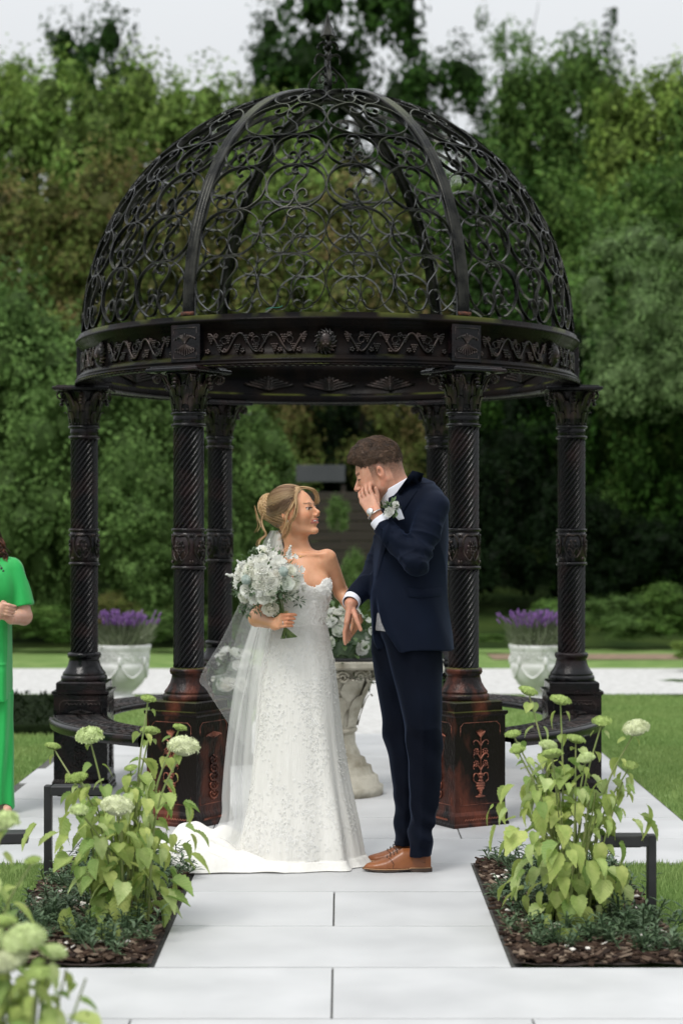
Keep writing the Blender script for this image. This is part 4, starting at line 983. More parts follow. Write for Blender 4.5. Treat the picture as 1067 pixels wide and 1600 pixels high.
def tree(px, ptop, wpx, Y, kind, label, pbot=None, name='tree', cat='tree', trunk=True, grp=None):
    """a tree whose crown reaches from row ptop down to pbot (or the ground) when seen from the path"""
    global _nt; _nt += 1
    x = W(px, 0, Y)[0]; ztop = W(0, ptop, Y)[2]; zg = float(terrain(np.array([[x]]), np.array([[Y]]))[0, 0])
    zb = zg+.15 if pbot is None else W(0, pbot, Y)[2]; h = (ztop-zb)*1.02; w = max(wpx*Y/FPX, (.30 if kind in ('sparse', 'spruce') else .62)*h)
    t = thing(name, label, cat, (x, Y, zg), random.uniform(0, 6.28), grp)
    me = CR[kind][_nt % len(CR[kind])]
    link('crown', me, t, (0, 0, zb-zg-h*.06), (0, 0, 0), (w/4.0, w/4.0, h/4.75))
    if trunk:
        link('trunk', TR[_nt % 3], t, (0, 0, 0), (0, 0, 0), (max(.5, w/6), max(.5, w/6), (ztop-zg)*(.95 if kind == 'sparse' else .66)/5.2))
    return t
T_ = tree
# skyline, left to right
T_(15, 70, 190, 33, 'yellow', 'yellow green bushy tree at the far left of the skyline', 420)
T_(150, 8, 190, 38, 'dark', 'dark feathery tree poking above the olive trees at upper left', 330)
T_(95, 95, 250, 31, 'olive', 'broad olive tree below the dark feathery tree at upper left', 560)
T_(215, 62, 230, 32, 'olive', 'olive tree rising highest left of the dome', 520)
T_(330, 112, 210, 31, 'olive', 'olive tree whose top touches the upper left curve of the dome', 520)
T_(420, 118, 220, 32, 'olive', 'pale olive tree behind the top of the dome left of the spire', 500)
T_(560, -75, 330, 44, 'dark', 'tall dark tree behind the spire of the gazebo', 420)
T_(440, 10, 130, 46, 'dark', 'smaller dark tree left of the tall dark one', 300)
T_(700, 70, 170, 43, 'dark', 'dark tree stepping down right of the tall dark one', 420)
T_(792, -2, 150, 50, 'sparse', 'thin open tree with sky showing through, upper right', 330)
T_(945, -5, 160, 46, 'spruce', 'pointed dark spruce on the skyline at upper right', 300, name='spruce_tree')
T_(835, 72, 190, 34, 'mid', 'green tree below the thin open one at upper right', 480)
T_(905, 58, 180, 35, 'mid', 'rounded green tree just in front of the spruce', 480)
T_(1010, 82, 200, 32, 'yellow', 'yellow green tree near the right edge of the skyline', 470)
T_(1100, 88, 220, 32, 'mid', 'green tree cut by the right edge of the skyline', 480)
T_(1190, 60, 300, 33, 'mid', 'tree outside the right edge', 600); T_(-110, 60, 300, 33, 'olive', 'tree outside the left edge', 600)
# middle storey
T_(40, 250, 280, 28, 'brown', 'russet tinged bush at the left edge under the olive trees', 620)
T_(190, 230, 300, 28.5, 'brown', 'russet tinged tree left of the dome', 650)
T_(330, 250, 260, 28, 'brown', 'russet tinged tree seen through the left of the dome', 640)
T_(455, 215, 250, 28.5, 'olive', 'olive tree seen through the middle of the dome', 650)
T_(560, 235, 240, 28, 'brown', 'brownish tree seen through the dome behind the groom', 640)
T_(670, 220, 250, 29, 'mid', 'green tree seen through the right of the dome', 600)
T_(790, 240, 230, 28.5, 'dark', 'dark green tree right of the dome', 640)
T_(900, 260, 240, 28, 'mid', 'layered green tree between the dome and the right edge', 660)
T_(1020, 240, 280, 27.5, 'mid', 'layered green tree at the right edge', 640)
T_(1170, 260, 280, 27, 'mid', 'bush outside the right edge', 700); T_(-110, 300, 280, 27, 'brown', 'bush outside the left edge', 800)
T_(985, 335, 220, 24, 'pale', 'pale silvery green bush right of the dome', 640, name='bush', cat='bush', trunk=False)
T_(1085, 350, 150, 23.5, 'pale', 'pale silvery green bush cut by the right edge', 640, name='bush', cat='bush', trunk=False)
# lower left: fresh shrubs seen through the columns
for px, pt, w, Y, lb in ((20, 395, 200, 23.5, 'leafy green bush at the left edge above the woman in green'), (110, 480, 180, 22.6, 'leafy green bush behind the outer left column'), (205, 520, 190, 23.2, 'leafy green bush between the two left columns'), (300, 560, 170, 22.8, 'leafy green bush behind the front left column'),
                         (372, 600, 130, 23, 'leafy green bush just left of the bride'), (60, 640, 200, 22.2, 'low leafy bush behind the woman in green'), (215, 690, 210, 22, 'low leafy bush above the left urn'), (330, 720, 150, 22.2, 'low leafy bush behind the back left column')):
    T_(px, pt, w, Y, 'fresh', lb, 960, name='bush', cat='bush', trunk=False)
T_(-90, 420, 240, 23, 'fresh', 'bush outside the left edge below', 960, name='bush', cat='bush', trunk=False)
T_(555, 850, 60, 19.5, 'fresh', 'small bright bush between the couple', 960, name='bush', cat='bush', trunk=False)
T_(528, 772, 46, 19.8, 'fresh', 'small bright sprig at the height of the bride face', 830, name='bush', cat='bush', trunk=False)
# centre: dark trees behind the gazebo
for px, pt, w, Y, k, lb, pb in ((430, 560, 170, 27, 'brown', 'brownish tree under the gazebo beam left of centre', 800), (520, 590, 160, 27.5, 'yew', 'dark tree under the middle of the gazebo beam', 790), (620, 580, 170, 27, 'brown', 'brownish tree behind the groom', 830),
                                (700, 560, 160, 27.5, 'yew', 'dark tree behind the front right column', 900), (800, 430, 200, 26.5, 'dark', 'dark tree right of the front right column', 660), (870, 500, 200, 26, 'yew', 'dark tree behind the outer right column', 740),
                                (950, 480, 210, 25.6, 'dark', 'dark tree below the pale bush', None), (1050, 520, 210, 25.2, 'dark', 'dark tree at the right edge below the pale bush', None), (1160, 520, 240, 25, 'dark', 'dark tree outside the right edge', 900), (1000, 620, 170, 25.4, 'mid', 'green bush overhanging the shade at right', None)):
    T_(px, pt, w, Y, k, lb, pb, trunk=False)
for i, (px, pt, w, Y) in enumerate(((735, 700, 130, 25.2), (800, 650, 150, 25.4), (870, 735, 150, 25), (945, 770, 160, 24.6), (1030, 800, 170, 24.3), (1110, 780, 170, 24.5), (620, 800, 120, 25.5), (400, 740, 130, 25.4))):  # shrubs added over the shaded bank, leaves coloured dark in place of shade
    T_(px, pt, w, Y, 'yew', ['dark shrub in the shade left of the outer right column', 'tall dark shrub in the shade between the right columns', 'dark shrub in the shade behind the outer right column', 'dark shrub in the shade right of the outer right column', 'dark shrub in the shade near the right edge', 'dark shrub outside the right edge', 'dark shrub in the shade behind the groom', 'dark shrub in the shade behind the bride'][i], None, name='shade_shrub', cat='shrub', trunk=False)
# dark wood behind it all, closing the gaps
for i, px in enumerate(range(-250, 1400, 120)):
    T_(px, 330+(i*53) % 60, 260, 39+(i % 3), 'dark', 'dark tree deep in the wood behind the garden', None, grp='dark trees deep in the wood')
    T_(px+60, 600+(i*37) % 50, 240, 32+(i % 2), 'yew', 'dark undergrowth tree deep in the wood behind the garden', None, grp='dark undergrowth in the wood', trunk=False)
# low planting beyond the gravel path
def bush_row(lst):
    for px, pt, w, Y, k, lb in lst: T_(px, pt, w, Y, k, lb, None, name='low_shrub', cat='shrub', trunk=False)
bush_row([(75, 945, 120, 20.8, 'mid', 'rounded low shrub at left beyond the gravel path'), (-20, 950, 120, 20.9, 'mid', 'low shrub beyond the path behind the woman in green'), (255, 950, 100, 20.8, 'fresh', 'low shrub behind the left lavender urn'), (165, 925, 120, 21.2, 'brown', 'rust tinged low shrub between the left columns'),
          (330, 960, 100, 20.7, 'mid', 'low shrub behind the back left column base'), (770, 990, 60, 20.6, 'mid', 'tiny clipped shrub left of the right urn'), (955, 925, 150, 21.4, 'fresh', 'low green shrub right of the outer right column'), (1045, 910, 140, 21.5, 'mid', 'low green shrub near the right edge beyond the path'),
          (870, 935, 110, 21.6, 'mid', 'low green shrub behind the right lavender urn'), (640, 940, 130, 21.5, 'mid', 'low shrub hidden behind the groom'), (470, 945, 130, 21.5, 'mid', 'low shrub hidden behind the bride'), (1070, 1000, 60, 17.9, 'yellow', 'wispy pale plant at the right edge by the gravel path')])
T_(1060, 1062, 60, 15.2, 'fresh', 'low clump of foliage at the right edge of the near lawn', None, name='low_shrub', cat='shrub', trunk=False)
sheet('soil_border', 1.6, 6, 19.6, 20.5, -0.004, mat('dry_soil', (.16, .11, .07), (.24, .17, .11), 8, rough=.95, bump=.5))
# low dark hedge strip left, beyond the near lawn
b = MB(); P = np.array([(random.uniform(-4.4, -1.9), random.uniform(12.3, 14.6), random.uniform(.0, .07)) for _ in range(9000)])
for_n = rng.normal(size=(9000, 3)); 
L3 = np.stack([P, P+for_n*.022, P+rng.normal(size=(9000, 3))*.022], 1).reshape(-1, 3)
hg = thing('low_hedge', 'very low dark clipped box planting left of the gazebo before the gravel path', 'hedge')
me = make_mesh('foliage', L3, None, np.arange(27000).reshape(-1, 3), M['leaf'], False, np.tile([.012, .022, .007], (27000, 1))); stuff(link('foliage', me, hg))
b = MB(); b.bbox_bev((-3.15, 13.45, .02), (1.25, 1.15, .04), .01); b.build('base', mat('hedge_dark', (.006, .010, .004), (.012, .02, .007), 12, rough=1, bump=1, spec=0.05), hg)
# timber steps and pale board under the trees
fx = W(515, 0, 21.0)[0]
fn = thing('timber_fence', 'dark horizontal plank fence in the shade between bride and groom', 'fence', (fx, 21.0, 0))
pl = MB(); pl.bbox_bev((0, 0, 0), (.50, .012, .052), .004); plm = pl.mesh('plank', M['wood'], smooth=False)
for k in range(11): link('plank', plm, fn, (0, 0, .62+k*.112), (0, random.uniform(-.006, .006), 0))
pt_ = MB(); pt_.bbox_bev((0, 0, .93), (.045, .045, .93), .005); pm = pt_.mesh('post', M['wood'], smooth=False)
for x in (-.53, .53): link('post', pm, fn, (x, .03, 0))
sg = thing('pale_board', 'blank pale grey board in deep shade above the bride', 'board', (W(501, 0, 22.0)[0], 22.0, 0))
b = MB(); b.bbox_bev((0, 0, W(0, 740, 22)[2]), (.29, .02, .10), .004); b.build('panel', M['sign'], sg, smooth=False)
for x in (-.27, .27):
    b = MB(); b.bbox_bev((x, .04, .95), (.03, .02, .95), .003); b.build('post', M['wood'], sg, smooth=False)
# ================================================================ people
def head_sdf(P, c, A, female=False):
    q = (P-np.asarray(c, np.float32))@np.asarray(A, np.float32)      # forward, left, up
    q = q.copy(); qa = q.copy(); qa[:, 1] = np.abs(q[:, 1])
    g = 0.94 if female else 1.0
    q = q/g; qa = qa/g
    d = s_ell(q, (-.006, 0, .028), (.092, .075, .087))
    d = smin(d, s_ell(q, (.034, 0, -.012), (.058, .060, .088)), .03)
    jw = .050 if not female else .044
    jr = .013 if female else .018
    d = smin(d, s_cap(qa, (-.008, jw+.006, -.036), (.008, jw, -.062), jr+.003, jr), .024)
    d = smin(d, s_cap(qa, (.008, jw, -.062), (.070, .010, -.094), jr, .012 if female else .015), .022)
    d = smin(d, s_ell(qa, (.054, .034, -.024), (.030, .025, .026)), .02)     # cheeks
    d = smin(d, s_ell(q, (.081, 0, -.094), (.013, .015, .012) if female else (.017, .020, .014)), .014)        # chin
    d = smin(d, s_ell(q, (.078, 0, -.054), (.020, .022, .022)), .014)        # muzzle
    d = smin(d, s_cap(q, (.083, -.026, .023), (.083, .026, .023), .007 if female else .009), .014)
    d = -smin(-d, s_ell(qa, (.102, .031, .006), (.013, .013, .009)), .010)  # eye sockets
    d = smin(d, s_ell(qa, (.0795, .031, .005), (.0135, .0145, .0115)), .004)  # eyeball under the lids
    d = smin(d, s_cap(q, (.080, 0, .020), (.087, 0, -.026), .0075, .0115), .010)
    nb = (.0905, 0, .008); tip = (.1125, 0, -.021) if female else (.1165, 0, -.026)
    d = smin(d, s_cap(q, nb, tip, .0062, .0078 if female else .0090), .007)
    d = smin(d, s_cap(q, (.086, 0, -.032), (tip[0]-.004, 0, tip[2]-.002), .009, .0075), .006)
    d = smin(d, s_ell(qa, (.102, .011, -.031), (.0095, .0065, .0065)), .004)
    d = smin(d, s_cap(qa, (.1015, 0, -.0495), (.081, .026 if female else .022, -.0525 if female else -.0535), .0050, .0025), .0035)
    d = smin(d, s_cap(qa, (.0985, 0, -.0625), (.081, .024 if female else .020, -.0545), .0055, .0025), .0035)
    ms = .0042 if female else .0018; mcz = -.0515 if female else -.0545
    d = -smin(-d, s_cap(qa, (.106, 0, -.0565), (.085, .024 if female else .020, mcz), ms, .0014), .002)
    e = s_ell(qa, (-.008, .076, -.004), (.0155, .0085, .028), np.array([[1, 0, 0], [0, 1, 0], [0, 0, 1]]))
    e = -smin(-e, s_ell(qa, (-.004, .084, -.001), (.008, .006, .015)), .004)
    d = smin(d, e, .006)
    return d*g
def head_col(P, c, A, base, female):
    q = (P-c)@A; g = 0.94 if female else 1.0; q = q/g; a = np.abs(q[:, 1]); col = np.tile(np.array(base), (len(P), 1))
    def blend(mask, cc): nonlocal col; col = col*(1-mask[:, None])+np.array(cc)*mask[:, None]
    def gauss(x, y, z, s): return np.exp(-(((q[:, 0]-x)/s[0])**2+((a-y)/s[1])**2+((q[:, 2]-z)/s[2])**2))
    blend(.35*gauss(.07, .045, -.03, (.04, .022, .022)), (base[0], base[1]*.62, base[2]*.55))
    blend(.30*gauss(.118, 0, -.028, (.02, .012, .012)), (base[0], base[1]*.65, base[2]*.6))
    lip = np.clip(1.6*np.exp(-(((q[:, 2]+.056+.12*a*0)/.0085)**4))*(a < .027)*(q[:, 0] > .078), 0, 1)
    blend(lip*(.9 if female else .5), (.42, .13, .11) if female else (.40, .19, .15))
    brow = ((q[:, 2] > .0205+.10*(a-.015)-(.001 if female else .004)) & (q[:, 2] < .0265+.10*(a-.015)-.001*female) & (a > .011) & (a < .047) & (q[:, 0] > .06))
    blend(brow*.75, (.13, .075, .04) if female else (.07, .04, .025))
    line = (np.abs(q[:, 2]-(.0015-12*(a-.031)**2*.0)) < .0026) & (np.abs(a-.031) < .0155) & (q[:, 0] > .06)
    if female:
        ez = q[:, 2]; eye = (np.abs(a-.031) < .0145) & (q[:, 0] > .06)
        blend(eye*(ez > -.004)*(ez < .0045)*.8, (.62, .56, .52)); blend(eye*(np.abs(a-.0335) < .0052)*(ez > -.003)*(ez < .005)*1.0, (.07, .04, .025)); blend(eye*(ez >= .0040)*(ez < .0085)*1.0, (.015, .01, .008))
    else: blend(line*.95, (.02, .012, .01))
    if female: blend((gauss(.085, .031, .010, (.02, .014, .006))*.45), (.24, .11, .07))
    ear = (a > .074) & (q[:, 0] > -.03) & (q[:, 0] < .02); blend(ear*.35, (base[0], base[1]*.6, base[2]*.5))
    return col
def hand_sdf(P, wrist, knuck, side, fl, scale=1.0, curl=None, spread=.0, thumb=None, d0=None, nrm=None):
    """palm from wrist to the knuckle line; side = unit vector across from index to little finger; fl = list of finger point chains"""
    w = np.array(wrist, float); k = np.array(knuck, float); s = np.array(side, float)
    d = None
    for off in (-.026, -.009, .009, .026):
        c = s_cap(P, w+s*off*.62*scale, k+s*off*scale, .0135*scale, .0125*scale); d = c if d is None else smin(d, c, .010)
    for ch, r0 in fl:
        r = np.linspace(r0, r0*.74, len(ch)); e = None
        for i in range(len(ch)-1):
            c = s_cap(P, ch[i], ch[i+1], r[i], r[i+1]); e = c if e is None else np.minimum(e, c)
        d = smin(d, e, .0045)
    return d
def mirror(P): return P
def strand(b, pts, r, col, n=14, flat=.6, sides=4):
    Pp = spline(pts, n); t = np.linspace(0, 1, n); b.tube(Pp, r*(1-.75*t**3)*(.5+.5*np.minimum(1, t*6)), sides, col=col, flat=flat)

# ---------------------------------------------------------------- groom
GYd = 7.40
def G(px, py, dy=0.0): return W(px, py, GYd+dy)
def mx(px, dy=0.0): return (px-533.5)*(GYd+dy)/FPX
def mz(py, dy=0.0): return CAMH+(HOR-py)*(GYd+dy)/FPX
SKG = (.56, .30, .205)
gp_ = math.radians(22); gfwd = np.array([-math.cos(gp_)*math.cos(.14), math.sin(.14)*math.cos(gp_), -math.sin(gp_)])
GA = axes(gfwd); GC = G(594.5, 738, 0)
# groom: forward = -x, left = -y (toward the camera)
lw_ = G(585, 802, -.135); le = G(650, 884, -.19); ls = G(683, 786, -.16)
rw_ = G(547.5, 943, -.06); re = G(590, 896, .10); rs_ = G(628, 795, .17)
# hand over the mouth: back of the hand towards the camera side and front
hk = G(574, 781, -.070)
across = np.array([-.72, .56, -.34]); across /= np.linalg.norm(across)      # index (near nose) ... little finger (near camera)
def fch(pts): return [np.array(p, float) for p in pts]
L_f = []
for i, off in enumerate((.030, .010, -.010, -.028)):
    b0 = hk-across*off+np.array([0, 0, .002]); ln = [.95, 1.0, .92, .76][i]
    L_f.append((fch([b0, b0+np.array([-.012, .010, .026])*ln, b0+np.array([-.014, .026, .046])*ln, b0+np.array([-.004, .046, .056])*ln]), .0090-.0004*i))
L_f.append((fch([lw_+np.array([.012, .008, .016]), G(590, 787, -.085), G(590, 774, -.080), G(587, 763, -.080)]), .0105))
across2 = np.array([.15, .98, -.05]); across2 /= np.linalg.norm(across2)
rk = G(543, 972, -.070)
R_f = []
for i, (off, ex) in enumerate(zip((-.021, -.007, .007, .020), ((-.012, -.002, -.086), (-.006, .006, -.080), (.000, .012, -.072), (.006, .018, -.058)))):
    b0 = rk+across2*off; e = np.array(ex)
    R_f.append((fch([b0, b0+e*.45+np.array([-.004, 0, 0]), b0+e*.78, b0+e+np.array([.006, .004, 0])]), .0084-.0003*i))
R_f.append((fch([rw_+np.array([.010, -.012, -.022]), G(556, 965, -.105), G(560, 976, -.110), G(563.5, 984, -.110)]), .0108))
def groom_body(P):
    d = head_sdf(P, GC, GA)
    nb = GC+GA@np.array([-.030, 0, -.045]); nl = G(632, 790, 0)
    d = smin(d, s_cap(P, nb, nl, .058, .068), .03)
    d = smin(d, s_loft(P, [(mz(1030), mx(642), GYd, .10, .08), (mz(960), mx(642), GYd, .11, .09), (mz(850), mx(644), GYd, .11, .11), (mz(790), mx(652), GYd, .09, .13)]), .03)
    # arms
    d = smin(d, s_cap(P, G(668, 796, -.12), le, .040, .034), .02); d = smin(d, s_cap(P, le, lw_, .036, .024), .02)
    d = smin(d, s_cap(P, rs_, re, .045, .036), .02); d = smin(d, s_cap(P, re, rw_, .036, .024), .02)
    h1 = hand_sdf(P, lw_, hk, across, L_f); d = smin(d, h1, .012)
    h2 = hand_sdf(P, rw_, rk, across2, R_f, .86); d = smin(d, h2, .012)
    # legs
    for a, m_, f in ((G(652, 1020, -.07), G(660, 1180, -.08), G(658, 1322, -.08)), (G(628, 1020, .07), G(630, 1180, .08), G(634, 1305, .09))):
        d = smin(d, s_cap(P, a, m_, .075, .050), .03); d = smin(d, s_cap(P, m_, f, .045, .022), .02)
    return d
def groom_col(P):
    col = head_col(P, GC, GA, SKG, False); q = (P-GC)@GA; a = np.abs(q[:, 1])
    hd = np.linalg.norm(q, axis=1) < .2
    # stubble and faded sides
    st = np.clip(1-np.abs(q[:, 2]+.07)/.05, 0, 1)*(q[:, 0] > .0)*(q[:, 2] < -.03)*hd; col = col*(1-.22*st[:, None])+np.array([.25, .15, .11])*.22*st[:, None]
    fade = np.clip((q[:, 2]-(-.035+.0*a))/.05, 0, 1)*(q[:, 0] < .032)*(a > .035)*hd*(1-(a > .080))
    fade = np.maximum(fade, np.clip((q[:, 2]+.075)/.07, 0, 1)*(q[:, 0] < -.045)*hd)
    fade *= np.clip(.85+.2*vnoise(P, 300), 0, 1); col = col*(1-.86*fade[:, None])+np.array([.06, .036, .024])*.86*fade[:, None]
    hands = ~hd; red = .5+.5*vnoise(P, 28); col[hands] = col[hands]*(1-.08*red[hands, None]*np.array([0, 1, 1.3]))
    return np.clip(col, 0, 1)
groom = thing('person', 'tall man in a navy suit and tan shoes hiding his mouth with his hand', 'person', (0, 0, 0))
groom.location = (mx(640), GYd, 0); OFF = np.array([mx(640), GYd, 0])
def rel(off): return lambda P: P-off
def part_sdf(name, f, lo, hi, h, m, parent, off, colfn=None):
    o = sdf_mesh(name, f, lo, hi, h, colfn, m, parent); o.data.transform(Matrix.Translation(-Vector([float(v) for v in off]))); return o
part_sdf('body', groom_body, (mx(520), GYd-.32, .02), (mx(730), GYd+.30, 1.76), .0035, M['skin_g'], groom, OFF, groom_col)
# jacket
JK = []
for y, x0, x1, ry in [(757, 628, 676, .10), (765, 618, 686, .13), (778, 606, 692, .150), (800, 598, 697, .155), (850, 586, 699, .150), (900, 583, 697, .142), (940, 579, 698, .156), (975, 581, 702, .166), (1000, 584, 706, .170), (1014, 590, 708, .172)]:
    JK.append((mz(y), mx((x0+x1)/2), GYd+.0, (mx(x1)-mx(x0))/2, ry))
lsh, lel, lcf = G(676, 793, -.135), G(649, 878, -.205), G(598, 820, -.150)
rsh, rel_, rcf = G(630, 795, .15), G(588, 893, .10), G(551, 936, -.035)
def wrinkle(P, amp, s=14, st=(1, 1, .5)): return amp*(vnoise(P*np.array(st, np.float32), s)+.5*vnoise(P*np.array(st, np.float32), s*2.3, 9))
def ridge(P, s, o=0.0): return (1-np.abs(vnoise(P, s, o)))**3
def fold_rings(P, a, b_, t0, amp):
    a = np.asarray(a, np.float32); ax_ = (np.asarray(b_, np.float32)-a); L_ = np.linalg.norm(ax_); ax_ = ax_/L_
    s = (P-a)@ax_; Q = P*.35+ax_*(s*1.0)[:, None]+np.array([.0, .25, .18], np.float32)*P[:, :1]
    return 1.7*amp*(ridge(Q, 26)-.35)*np.clip((s/L_-t0+.45)/.5, 0, 1)
def jacket(P):
    d = s_loft(P, JK, 2.3)
    d = smin(d, s_cap(P, G(650, 754, 0), G(668, 778, -.09), .028, .046), .045)
    d = smin(d, s_cap(P, G(640, 752, .02), G(640, 780, .11), .028, .050), .05)
    # opening: remove the front wedge between the two fronts so that the waistcoat shows
    la = s_cap(P, lsh, lel, .062, .050)-fold_rings(P, lsh, lel, .55, .0045); la = smin(la, s_cap(P, lel, lcf, .050, .042)-fold_rings(P, lcf, lel, .5, .0045), .02)
    t = P-lel.astype(np.float32); la = la+.0045*np.sin(t@np.array([60, 20, 95], np.float32)+3*vnoise(P, 9))*np.exp(-(np.linalg.norm(t, axis=1)/.13)**2)
    ra = s_cap(P, rsh, rel_, .068, .051)-fold_rings(P, rsh, rel_, .5, .004); ra = smin(ra, s_cap(P, rel_, rcf, .050, .040), .02)
    d = smin(d, ra, .02); d = smin(d, la, .018)
    # cut the cuffs
    a = (lcf-lel)/np.linalg.norm(lcf-lel); d = np.maximum(d, np.where(s_cap(P, lcf-a*.06, lcf+a*.2, .07) < 0, (P-lcf.astype(np.float32))@a.astype(np.float32), -1))
    a = (rcf-rel_)/np.linalg.norm(rcf-rel_); d = np.maximum(d, np.where(s_cap(P, rcf-a*.05, rcf+a*.15, .065) < 0, (P-rcf.astype(np.float32))@a.astype(np.float32), -1))
    # neck opening
    d = smax(d, -s_cap(P, G(606, 758, -.02), G(648, 730, 0), .066, .062), .008)
    # front slit, curved away below the button
    zz = P[:, 2]; zb = mz(940)
    cx_ = np.interp(zz, [mz(1014), mz(985), mz(950), mz(900), mz(830), mz(770)], [mx(600), mx(588), mx(584), mx(583), mx(588), mx(598)])
    yy = np.interp(zz, [mz(1014), mz(900), mz(830), mz(770)], [GYd-.09, GYd-.115, GYd-.10, GYd-.07])
    wdt = np.interp(zz, [mz(1014), mz(970), mz(930), mz(905), mz(850), mz(790), mz(760)], [.060, .018, .007, .006, .010, .022, .04])
    slit = np.sqrt((P[:, 0]-cx_)**2+((P[:, 1]-yy)*.55)**2)-wdt-.006
    d = np.where(P[:, 1] < GYd-.02, smax(d, -slit, .005), d)
    d = np.where(s_cap(P, lel, lcf, .075) < 0, np.minimum(d, la), d) if False else d
    body_f = ridge(P*np.array([1.0, 1.0, .30], np.float32)+P[:, 2:3]*np.array([.35, .2, 0], np.float32), 10, 5)
    return d+wrinkle(P, .0025, 11)-.009*(body_f-.35)
part_sdf('jacket', jacket, (mx(515), GYd-.34, mz(1018)), (mx(740), GYd+.30, mz(715)), .0039, M['suit'], groom, OFF)
# waistcoat and shirt inside the jacket, collar, cuffs, lapels, pocket flap
def waist(P):
    K = [(z, cx, cy, rx-.010, ry-.010) for z, cx, cy, rx, ry in JK]
    d = s_loft(P, K, 2.2); d = np.maximum(d, mz(986)-P[:, 2]); return np.maximum(d, P[:, 2]-mz(800))
part_sdf('waistcoat', waist, (mx(560), GYd-.25, mz(985)), (mx(725), GYd+.25, mz(790)), .006, M['waistcoat'], groom, OFF)
def collar(P):
    a, bb = G(604, 772, -.010), G(642, 745, .0); ax_ = (bb-a)/np.linalg.norm(bb-a)
    cN = GC+GA@np.array([-.030, 0, -.045]); nl = G(634, 792, 0); d = s_cap(P, cN, nl, .066, .080)
    d = np.abs(d-.001)-.0028
    # keep a slanted band
    n_ = np.array([-.50, 0, .86]); lo_ = (P-G(618, 776, 0).astype(np.float32))@n_.astype(np.float32)
    top = (P-G(618, 757, 0).astype(np.float32))@n_.astype(np.float32)
    return np.maximum(np.maximum(d, top), -lo_-.03)
part_sdf('shirt_collar', collar, (mx(575), GYd-.14, mz(815)), (mx(670), GYd+.14, mz(722)), .0026, M['shirt'], groom, OFF)
def cuffs(which):
  def f(P):
    d = None
    for e, c, w, r in (((lel, lcf, lw_, .037), (rel_, rcf, rw_, .034))[which],):
        a = (w-c)/np.linalg.norm(w-c); p0 = c-a*.03; p1 = c+a*.030
        x = np.abs(s_cap(P, p0-a*.03, p1+a*.03, r, r*.97))-.0022; x = np.maximum(x, (P-p1.astype(np.float32))@a.astype(np.float32)); x = np.maximum(x, -(P-p0.astype(np.float32))@a.astype(np.float32))
        d = x if d is None else np.minimum(d, x)
    return d
  return f
part_sdf('shirt_cuff', cuffs(0), (mx(560), GYd-.26, mz(845)), (mx(625), GYd+.02, mz(785)), .0026, M['shirt'], groom, OFF)
part_sdf('shirt_cuff', cuffs(1), (mx(515), GYd-.16, mz(965)), (mx(585), GYd+.06, mz(915)), .0026, M['shirt'], groom, OFF)
def surf_strip(name, pts_px, width, dyf, m, parent, off, thick=.003):
    pass
def proj_panel(name, poly_px, f, dy0, m, parent, off, lift=.004, n=14, Yb=GYd):
    """cloth panel lying on an implicit surface: each photo point is pushed back from dy0 until it meets f"""
    L1, L2 = spline(poly_px[0], n), spline(poly_px[1], n); P = []
    for i in range(n):
        rowp = []
        for t in np.linspace(0, 1, 6):
            q = L1[i]*(1-t)+L2[i]*t; ys = np.linspace(dy0, dy0+.30, 120); pts = np.array([W(q[0], q[1], Yb+y) for y in ys], np.float32)
            d = f(pts); k = np.argmax(d < 0) if (d < 0).any() else None
            rowp.append(pts[k if k is not None else 60]-np.array([0, lift+.003*math.sin(PI*t), 0]))
        P.append(rowp)
    P = np.array(P, float)
    # where a ray missed, borrow the neighbour's depth
    med = np.median(P[:, :, 1]); bad = np.abs(P[:, :, 1]-med) > .12; P[:, :, 1][bad] = med
    b = MB(); b.grid(P-off); b.grid((P+np.array([0, thick_, 0])-off)[:, ::-1]) if (thick_ := .0025) else None
    return b.build(name, m, parent)
proj_panel('lapel', [[(644, 735), (632, 752), (616, 775), (600, 806), (589, 850), (584, 900)], [(662, 740), (652, 765), (640, 782), (622, 812), (602, 855), (588, 905)]], jacket, -.30, M['suit'], groom, OFF, .006)
def j_collar(P):
    cN = GC+GA@np.array([-.030, 0, -.045]); nl = G(636, 795, 0); d = np.abs(s_cap(P, cN, nl, .073, .092))-.0042
    n_ = np.array([-.42, 0, .90]); f0 = (P-G(622, 770, 0).astype(np.float32))@n_.astype(np.float32)
    d = np.maximum(np.maximum(d, f0+.002), -f0-.040); return np.maximum(d, mx(606)-P[:, 0])
part_sdf('jacket_collar', j_collar, (mx(590), GYd-.15, mz(820)), (mx(672), GYd+.15, mz(718)), .0028, M['suit'], groom, OFF)
proj_panel('pocket_flap', [[(637, 918), (660, 920), (690, 917)], [(637, 932), (660, 934), (690, 931)]], jacket, -.30, M['suit'], groom, OFF, .006)
# handkerchief and buttonhole
b = MB(); p0 = G(618, 808, -.185)-OFF; b.add([p0, p0+np.array([.034, .004, -.006]), p0+np.array([.004, -.002, .046]), p0+np.array([.020, -.006, .030]), p0+np.array([.012, .008, -.012])], None, [[0, 3, 2], [0, 1, 3], [0, 4, 1]]); b.build('pocket_square', M['shirt'], groom, smooth=False)
bt = thing('buttonhole', 'small white rose and green leaf buttonhole pinned to the navy lapel', 'flowers', G(611, 795, -.20)); b = MB(); flower_mb(b, (-.008, 0, -.012), .022, (-.3, -1, .2), 'rose'); flower_mb(b, (.016, 0, .016), .016, (.2, -1, .3), 'rose'); flower_mb(b, (.008, .0, -.002), .010, (.2, -1, -.3), 'small'); b.build('blooms', M['white_petal'], bt)
b = MB(); leafy(b, (.002, .008, .004), 46, (.026, .010, .032), .026, .45); b.build('leaves', M['sage'], bt)
